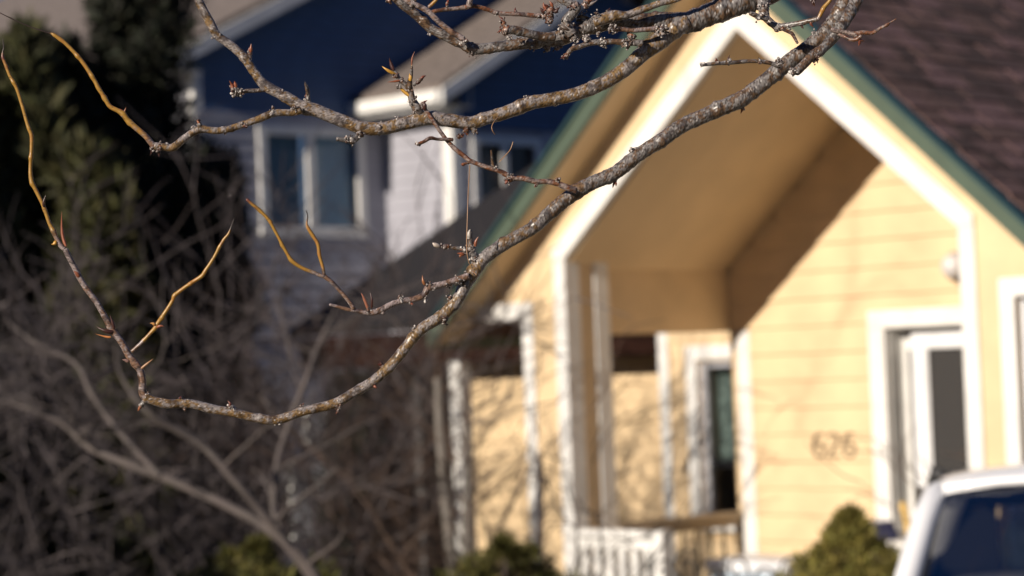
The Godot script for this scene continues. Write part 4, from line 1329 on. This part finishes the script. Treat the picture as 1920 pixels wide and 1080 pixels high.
	var b2 := limb("branch", T, [[566, 206, 14], [550, 211, 13], [530, 211, 13], [511, 213, 14], [489, 222, 13], [456, 233, 13], [432, 241, 13], [407, 245, 13], [375, 243, 14], [350, 256, 13], [325, 276, 15], [305, 275, 14], [288, 274, 15]], 3.0, 2.98, "mid")
	limb("shoot", b2, [[292, 277, 11], [285, 270, 12], [274, 256, 11], [252, 237, 11], [240, 226, 10], [231, 214, 12], [222, 208, 9], [207, 200, 8.5], [200, 190, 9], [193, 178, 8], [184, 164, 9], [178, 152, 8], [159, 122, 8], [141, 100, 7.5], [119, 78, 7], [102, 66, 7], [97, 63, 4], [89, 61, 2.2], [56, 50, 2], [22, 35, 2], [-12, 18, 1.5]], 2.98, 2.965, "young")
	# the grey beginning of that shoot and other side twigs
	var F := limb("branch", T, [[880, 517, 14], [868, 521, 13], [852, 526, 12], [837, 531, 12], [817, 536, 13], [803, 540, 14], [795, 553, 12], [776, 561, 11], [755, 564, 11], [736, 570, 12], [718, 579, 11], [703, 585, 12], [690, 587, 9], [670, 583, 8], [651, 580, 7], [634, 575, 6], [617, 571, 5.5]], 3.02, 2.985, "mauve")
	var f2 := limb("shoot", F, [[664, 580, 9], [655, 566, 8], [640, 548, 7.5], [622, 529, 8], [608, 518, 9]], 2.99, 2.98, "mauve")
	limb("shoot", F, [[610, 519, 8], [600, 516, 7.5], [588, 511, 7], [566, 502, 7], [547, 489, 8], [540, 478, 6.5], [530, 460, 6.5], [518, 437, 6], [503, 411, 6.5], [486, 394, 6], [472, 382, 6], [462, 373, 5.5]], 2.98, 2.965, "young")
	limb("shoot", F, [[608, 517, 7], [605, 500, 6.5], [600, 482, 6.5], [596, 458, 7.5], [588, 444, 6], [578, 428, 7], [575, 419, 4], [577, 405, 2], [574, 394, 1.2]], 2.98, 2.975, "young")
	var D := limb("branch", T, [[1082, 358, 12], [1067, 353, 12], [1041, 343, 11], [1020, 340, 10], [1007, 341, 11], [985, 335, 10], [959, 333, 11], [940, 322, 9], [911, 313, 9], [897, 308, 9], [881, 301, 8.5], [870, 292, 8], [859, 284, 9], [846, 272, 8], [837, 262, 8], [828, 250, 7.5], [819, 237, 7.5], [808, 220, 7.5], [796, 203, 6.5]], 3.02, 3.02, "red")
	limb("shoot", D, [[850, 262, 7], [835, 261, 7], [820, 261, 6], [807, 259, 8], [794, 266, 6.5], [781, 271, 7]], 3.018, 3.0, "red")
	var G := limb("branch", T, [[1462, 124, 12], [1448, 119, 8], [1425, 115, 8], [1399, 115, 7], [1366, 118, 8], [1344, 119, 7], [1314, 122, 7]], 3.01, 2.98, "old")
	var Hh := limb("branch", T, [[1470, -50, 26], [1440, -16, 25], [1432, 0, 25], [1432, 18, 19], [1437, 34, 15], [1450, 46, 14], [1460, 51, 15], [1473, 48, 11], [1497, 44, 10], [1518, 39, 9], [1534, 35, 9]], 3.06, 3.0, "old")
	limb("shoot", Hh, [[1532, 38, 8], [1538, 28, 8], [1545, 14, 8], [1556, 1, 7], [1568, -22, 6], [1590, -60, 4]], 3.0, 2.99, "young")
	limb("shoot", Hh, [[1440, 36, 11], [1425, 32, 9], [1415, 28, 10], [1405, 24, 8]], 3.01, 3.0, "old")
	limb("shoot", Hh, [[1464, 52, 9], [1475, 58, 7], [1485, 63, 7], [1490, 71, 6], [1496, 82, 5]], 3.01, 3.02, "red")
	var I := limb("branch", T, [[1558, 54, 9], [1567, 58, 9], [1588, 61, 8], [1603, 64, 10], [1618, 61, 9], [1633, 62, 7], [1640, 60, 8], [1647, 55, 6], [1663, 47, 7], [1668, 43, 3], [1681, 35, 2]], 2.985, 2.97, "red")
	limb("shoot", I, [[1572, 63, 8], [1582, 68, 7], [1595, 74, 8], [1606, 74, 8], [1616, 66, 7]], 2.985, 2.975, "red")
	# rough layers over the thick limb
	limb("branch", T, [[1112, 42, 20], [1130, 36, 22], [1150, 30, 22], [1168, 29, 17], [1180, 27, 14], [1198, 20, 14], [1215, 14, 13], [1241, 5, 12], [1275, -4, 11], [1340, -40, 8]], 3.03, 3.03, "mid")
	limb("branch", T, [[1140, 56, 9], [1165, 55, 9], [1189, 57, 9], [1215, 55, 9], [1244, 52, 9]], 3.02, 3.03, "mauve")
	var low := limb("branch", T, [[1206, 82, 14], [1193, 80, 13], [1173, 80, 14], [1151, 78, 10], [1131, 79, 12], [1111, 80, 10], [1087, 87, 9], [1071, 93, 9], [1062, 106, 8]], 3.03, 3.02, "old")
	limb("branch", T, [[1075, 66, 22], [1062, 40, 20], [1082, 14, 16], [1062, 4, 15], [1048, -6, 13], [1030, -40, 7]], 3.04, 3.03, "old")
	limb("branch", T, [[1040, 70, 18], [1015, 68, 17], [990, 63, 16], [968, 57, 17], [948, 56, 16]], 3.03, 3.01, "old")

	# side twigs and tall spurs
	for q in [[[498, 168, 9], [478, 170, 8], [460, 171, 8], [443, 174, 10]], [[788, 216, 20], [780, 200, 18], [773, 188, 15], [769, 170, 12], [762, 160, 10], [750, 150, 9], [742, 138, 8], [736, 130, 6]], [[769, 170, 11], [768, 155, 10], [771, 140, 7], [772, 124, 5]], [[895, 494, 15], [886, 475, 14], [882, 462, 12], [882, 447, 8], [882, 431, 7]], [[885, 470, 9], [870, 467, 8], [852, 465, 7], [838, 462, 8], [826, 462, 6], [812, 456, 6]], [[926, 314, 8], [923, 300, 5.5], [921, 281, 3]], [[684, 240, 13], [672, 256, 12], [660, 264, 11], [645, 262, 9], [630, 260, 8]], [[775, 160, 8], [782, 154, 6], [791, 149, 5]], [[578, 190, 11], [577, 178, 7], [572, 155, 3]]]:
		limb("twig", T, q, near_depth(q[0]), near_depth(q[0]) - 0.012, "old")
	# spurs, knobs and buds: x, y, direction, length, width, buds, crust, dark
	for q in [
		# along B
		[449, 173, 178, 16, 16, 3, 40, 0], [437, 168, 110, 8, 8, 3, 12, 0.6], [468, 106, 80, 14, 9, 2, 14, 0.6], [408, 68, 200, 10, 10, 0, 22, 0], [578, 190, 100, 10, 12, 1, 22, 0],
		[680, 245, 240, 18, 14, 0, 26, 0], [650, 262, 190, 4, 11, 0, 30, 0], [645, 228, 60, 6, 14, 0, 26, 0], [660, 262, 260, 12, 12, 0, 24, 0], [748, 226, 90, 7, 16, 0, 34, 0], [712, 240, 265, 14, 14, 0, 20, 0], [556, 207, 300, 6, 16, 0, 24, 0], [511, 211, 80, 8, 10, 0, 22, 0], [525, 174, 60, 6, 8, 0, 8, 0],
		[875, 238, 265, 14, 11, 2, 30, 0.6], [888, 243, 300, 9, 12, 0, 20, 0], [990, 190, 110, 10, 15, 1, 36, 0], [995, 196, 290, 8, 16, 0, 24, 0], [1150, 143, 20, 4, 14, 0, 14, 0.6],
		[456, 233, 300, 9, 9, 1, 10, 0.6], [376, 240, 95, 14, 9, 2, 16, 0], [368, 243, 170, 9, 7, 0, 10, 0], [418, 244, 290, 8, 8, 0, 14, 0], [300, 275, 250, 12, 12, 1, 28, 0.6], [316, 276, 60, 5, 12, 0, 26, 0], [288, 272, 230, 12, 9, 1, 14, 0.6], [230, 215, 80, 6, 8, 2, 4, 0.6],
		# spur that stands up from B
		[782, 204, 118, 4, 20, 0, 40, 0], [774, 188, 100, 4, 15, 0, 24, 0], [768, 168, 92, 4, 12, 0, 12, 0], [752, 150, 138, 4, 10, 0, 14, 0.6], [742, 140, 120, 8, 12, 2, 18, 0.6], [788, 150, 25, 3, 6, 1, 6, 0.6], [792, 198, 75, 9, 8, 1, 10, 0.6], [750, 163, 160, 6, 6, 0, 10, 0],
		# along A
		[1388, 192, 275, 16, 9, 1, 14, 0.6], [1153, 330, 265, 14, 10, 2, 16, 0], [1185, 282, 90, 8, 12, 0, 14, 0], [1084, 352, 80, 5, 16, 0, 20, 0.6], [1430, 152, 100, 4, 16, 0, 18, 0.6], [1460, 116, 110, 5, 14, 0, 20, 0], [1240, 262, 20, 4, 14, 0, 14, 0.6],
		[848, 560, 165, 12, 10, 0, 30, 0], [835, 602, 300, 6, 14, 0, 34, 0.6], [776, 622, 110, 8, 12, 0, 36, 0], [718, 687, 130, 7, 9, 2, 6, 0.7], [834, 594, 40, 4, 10, 0, 14, 0], [700, 720, 290, 6, 8, 1, 10, 0.6], [632, 758, 90, 3, 14, 0, 30, 0], [636, 762, 270, 8, 8, 1, 10, 0.6], [565, 765, 90, 5, 9, 1, 10, 0.6], [520, 790, 275, 6, 13, 0, 26, 0], [436, 768, 85, 12, 11, 2, 24, 0.4], [343, 752, 115, 9, 7, 1, 10, 0], [350, 760, 275, 8, 14, 0, 20, 0], [268, 756, 235, 10, 9, 1, 18, 0.3], [272, 740, 190, 4, 10, 0, 18, 0], [880, 520, 0, 4, 20, 0, 44, 0], [862, 530, 330, 4, 16, 0, 24, 0],
		# E: spur standing on A
		[889, 482, 115, 4, 17, 0, 36, 0], [883, 464, 95, 4, 15, 0, 34, 0], [888, 462, 68, 8, 6, 2, 6, 0.7], [868, 467, 178, 4, 10, 1, 14, 0.4], [838, 462, 170, 10, 10, 1, 20, 0.6], [874, 474, 186, 12, 6, 1, 6, 0.7],
		# along F
		[838, 533, 290, 6, 10, 0, 26, 0.4], [858, 524, 130, 7, 8, 0, 20, 0], [806, 536, 130, 8, 14, 0, 34, 0], [752, 562, 110, 9, 9, 0, 26, 0], [770, 566, 280, 6, 7, 1, 8, 0.7], [797, 560, 270, 5, 7, 0, 10, 0], [718, 584, 280, 7, 8, 0, 16, 0.6], [692, 584, 80, 4, 12, 0, 10, 0],
		# along D
		[958, 335, 230, 12, 12, 1, 28, 0.6], [956, 330, 60, 6, 12, 0, 22, 0.4], [928, 314, 100, 8, 11, 1, 24, 0], [1005, 343, 280, 6, 8, 1, 14, 0.6], [1044, 340, 90, 7, 9, 0, 14, 0.3], [880, 304, 190, 14, 5, 1, 4, 0.7], [862, 256, 0, 6, 10, 1, 10, 0.6], [785, 270, 170, 6, 6, 0, 10, 0],
		# G, H, I
		[1425, 114, 90, 4, 8, 0, 16, 0], [1366, 116, 100, 6, 7, 1, 10, 0], [1346, 117, 120, 6, 6, 1, 6, 0.6], [1316, 122, 210, 5, 7, 0, 8, 0], [1459, 52, 260, 9, 12, 0, 24, 0], [1428, 30, 200, 14, 9, 0, 16, 0], [1432, 12, 0, 8, 20, 0, 40, 0.3], [1500, 45, 300, 5, 6, 1, 8, 0.7], [1478, 48, 290, 5, 8, 0, 14, 0], [1520, 41, 290, 4, 6, 1, 4, 0.7], [1605, 68, 330, 12, 9, 2, 14, 0.7], [1560, 40, 330, 12, 16, 0, 30, 0.6], [1573, 30, 0, 8, 14, 0, 26, 0.3], [1528, 104, 300, 9, 12, 1, 18, 0.7], [1526, 112, 280, 8, 6, 0, 10, 0.7], [1485, 134, 200, 3, 14, 0, 30, 0],
		[1524, -4, 270, 10, 12, 3, 10, 0.4], [1528, 60, 60, 4, 10, 0, 10, 0],
		# knots of C
		[886, 96, 260, 8, 20, 0, 34, 0.7], [948, 56, 160, 12, 18, 2, 40, 0.7], [946, 48, 110, 14, 10, 3, 20, 0.7], [975, 78, 90, 8, 16, 0, 30, 0], [1000, 84, 270, 12, 14, 0, 30, 0], [955, 72, 100, 5, 10, 0, 20, 0], [1028, 40, 100, 18, 14, 3, 34, 0.7], [1034, 20, 120, 14, 18, 5, 40, 0.8], [1022, 30, 190, 10, 10, 2, 16, 0.7], [1030, 84, 215, 16, 11, 0, 34, 0], [1062, 48, 60, 8, 24, 0, 44, 0], [1092, 34, 90, 14, 22, 1, 60, 0], [1120, 36, 95, 14, 18, 0, 50, 0], [1138, 30, 100, 10, 12, 1, 30, 0], [1078, 74, 280, 8, 14, 0, 40, 0], [1100, 72, 290, 8, 12, 0, 40, 0], [1131, 78, 90, 6, 14, 0, 40, 0], [1173, 80, 90, 6, 16, 0, 50, 0], [1118, 56, 280, 12, 10, 1, 24, 0], [1062, 104, 225, 8, 9, 2, 14, 0.7], [1050, 86, 240, 14, 9, 0, 24, 0.6], [1185, 70, 270, 8, 16, 0, 30, 0.7], [1150, 50, 90, 4, 18, 0, 40, 0], [1190, 44, 90, 3, 20, 0, 40, 0], [1240, 60, 260, 4, 22, 0, 40, 0], [1098, 8, 60, 16, 14, 2, 30, 0.6], [1078, 10, 200, 12, 14, 1, 24, 0.7], [806, 56, 255, 8, 9, 0, 12, 0.3], [870, 78, 60, 6, 14, 0, 30, 0], [833, 62, 40, 5, 12, 0, 20, 0], [838, 12, 90, 5, 5, 1, 4, 0.6], [880, 10, 100, 10, 10, 1, 14, 0.5], [968, 24, 90, 5, 6, 1, 4, 0.7], [930, 26, 270, 4, 6, 0, 8, 0], [1008, 30, 0, 8, 9, 0, 16, 0], [730, 2, 200, 8, 9, 0, 8, 0.6], [775, 6, 80, 5, 12, 0, 30, 0]]:
		spur(q[0], q[1], q[2], q[3], q[4], q[5], q[6], q[7])
	var redc := Color(0.22, 0.07, 0.035)
	var gold := Color(0.45, 0.24, 0.04)
	var dk := Color(0.05, 0.02, 0.016)
	for q in [[124, 462, 116, 396, 6, redc], [105, 452, 96, 458, 7, gold], [214, 622, 181, 612, 8, dk], [208, 632, 179, 626, 4, Color(0.5, 0.2, 0.07)], [214, 618, 206, 590, 6, dk], [261, 694, 287, 673, 5, Color(0.26, 0.14, 0.07)], [242, 678, 229, 674, 7, Color(0.2, 0.12, 0.1)], [294, 614, 307, 612, 5, redc], [291, 610, 281, 606, 5, Color(0.5, 0.25, 0.08)], [148, 520, 138, 508, 7, redc], [82, 388, 86, 366, 5, dk],
		[744, 141, 716, 124, 6, gold], [738, 132, 730, 108, 7, dk], [769, 152, 772, 120, 7, gold], [772, 122, 778, 96, 3, redc], [768, 180, 747, 160, 6, gold], [780, 156, 793, 147, 7, dk], [796, 206, 795, 189, 8, dk], [750, 151, 726, 154, 4, redc],
		[692, 584, 677, 549, 5.5, Color(0.25, 0.1, 0.06)], [697, 578, 694, 548, 5, dk], [798, 534, 792, 516, 5.5, Color(0.3, 0.12, 0.05)], [470, 98, 471, 82, 6, redc], [437, 166, 431, 152, 6, redc], [443, 164, 440, 152, 6, redc], [578, 184, 571, 152, 5, Color(0.12, 0.1, 0.09)], [879, 448, 882, 430, 8, Color(0.4, 0.36, 0.32)], [891, 462, 897, 444, 6, redc], [824, 462, 811, 455, 8, Color(0.45, 0.38, 0.32)], [870, 478, 857, 475, 6, redc], [1030, 20, 1019, 4, 7, redc], [1036, 16, 1030, 2, 6, redc], [1040, 24, 1050, 12, 6, dk], [1020, 26, 1012, 14, 6, dk], [1100, 10, 1120, 0, 6, Color(0.2, 0.17, 0.16)]]:
		spike(q[0], q[1], q[2], q[3], q[4], q[5])
	# dry leaf stalks
	var dry := Color(0.3, 0.17, 0.09)
	for st in [[[881, 310, 3.02], [878, 360, 3.0], [876, 420, 2.99], [875, 452, 2.985], [876, 478, 2.98], [881, 498, 2.985]], [[934, 219, 3.0], [926, 229, 2.985], [922, 238, 2.98], [924, 246, 2.98], [929, 253, 2.985]], [[962, 266, 3.0], [957, 280, 3.0], [948, 291, 3.005], [934, 306, 3.01]], [[885, 508, 2.99], [892, 514, 2.975], [896, 519, 2.98]]]:
		var s := Soup.new()
		var pts := []
		var rad := []
		for k in st.size() - 1:
			for j in 5:
				var e := []
				for z in 3: e.append(cubic_interpolate(st[k][z], st[k + 1][z], st[maxi(k - 1, 0)][z], st[mini(k + 2, st.size() - 1)][z], j / 5.0))
				pts.append(pix(e[0], e[1], e[2]) - base)
				rad.append(0.0006)
		tube(s, pts, rad, 6, dry, 0.3)
		part("leaf_stalk", s.mesh(), bark_mat, T)
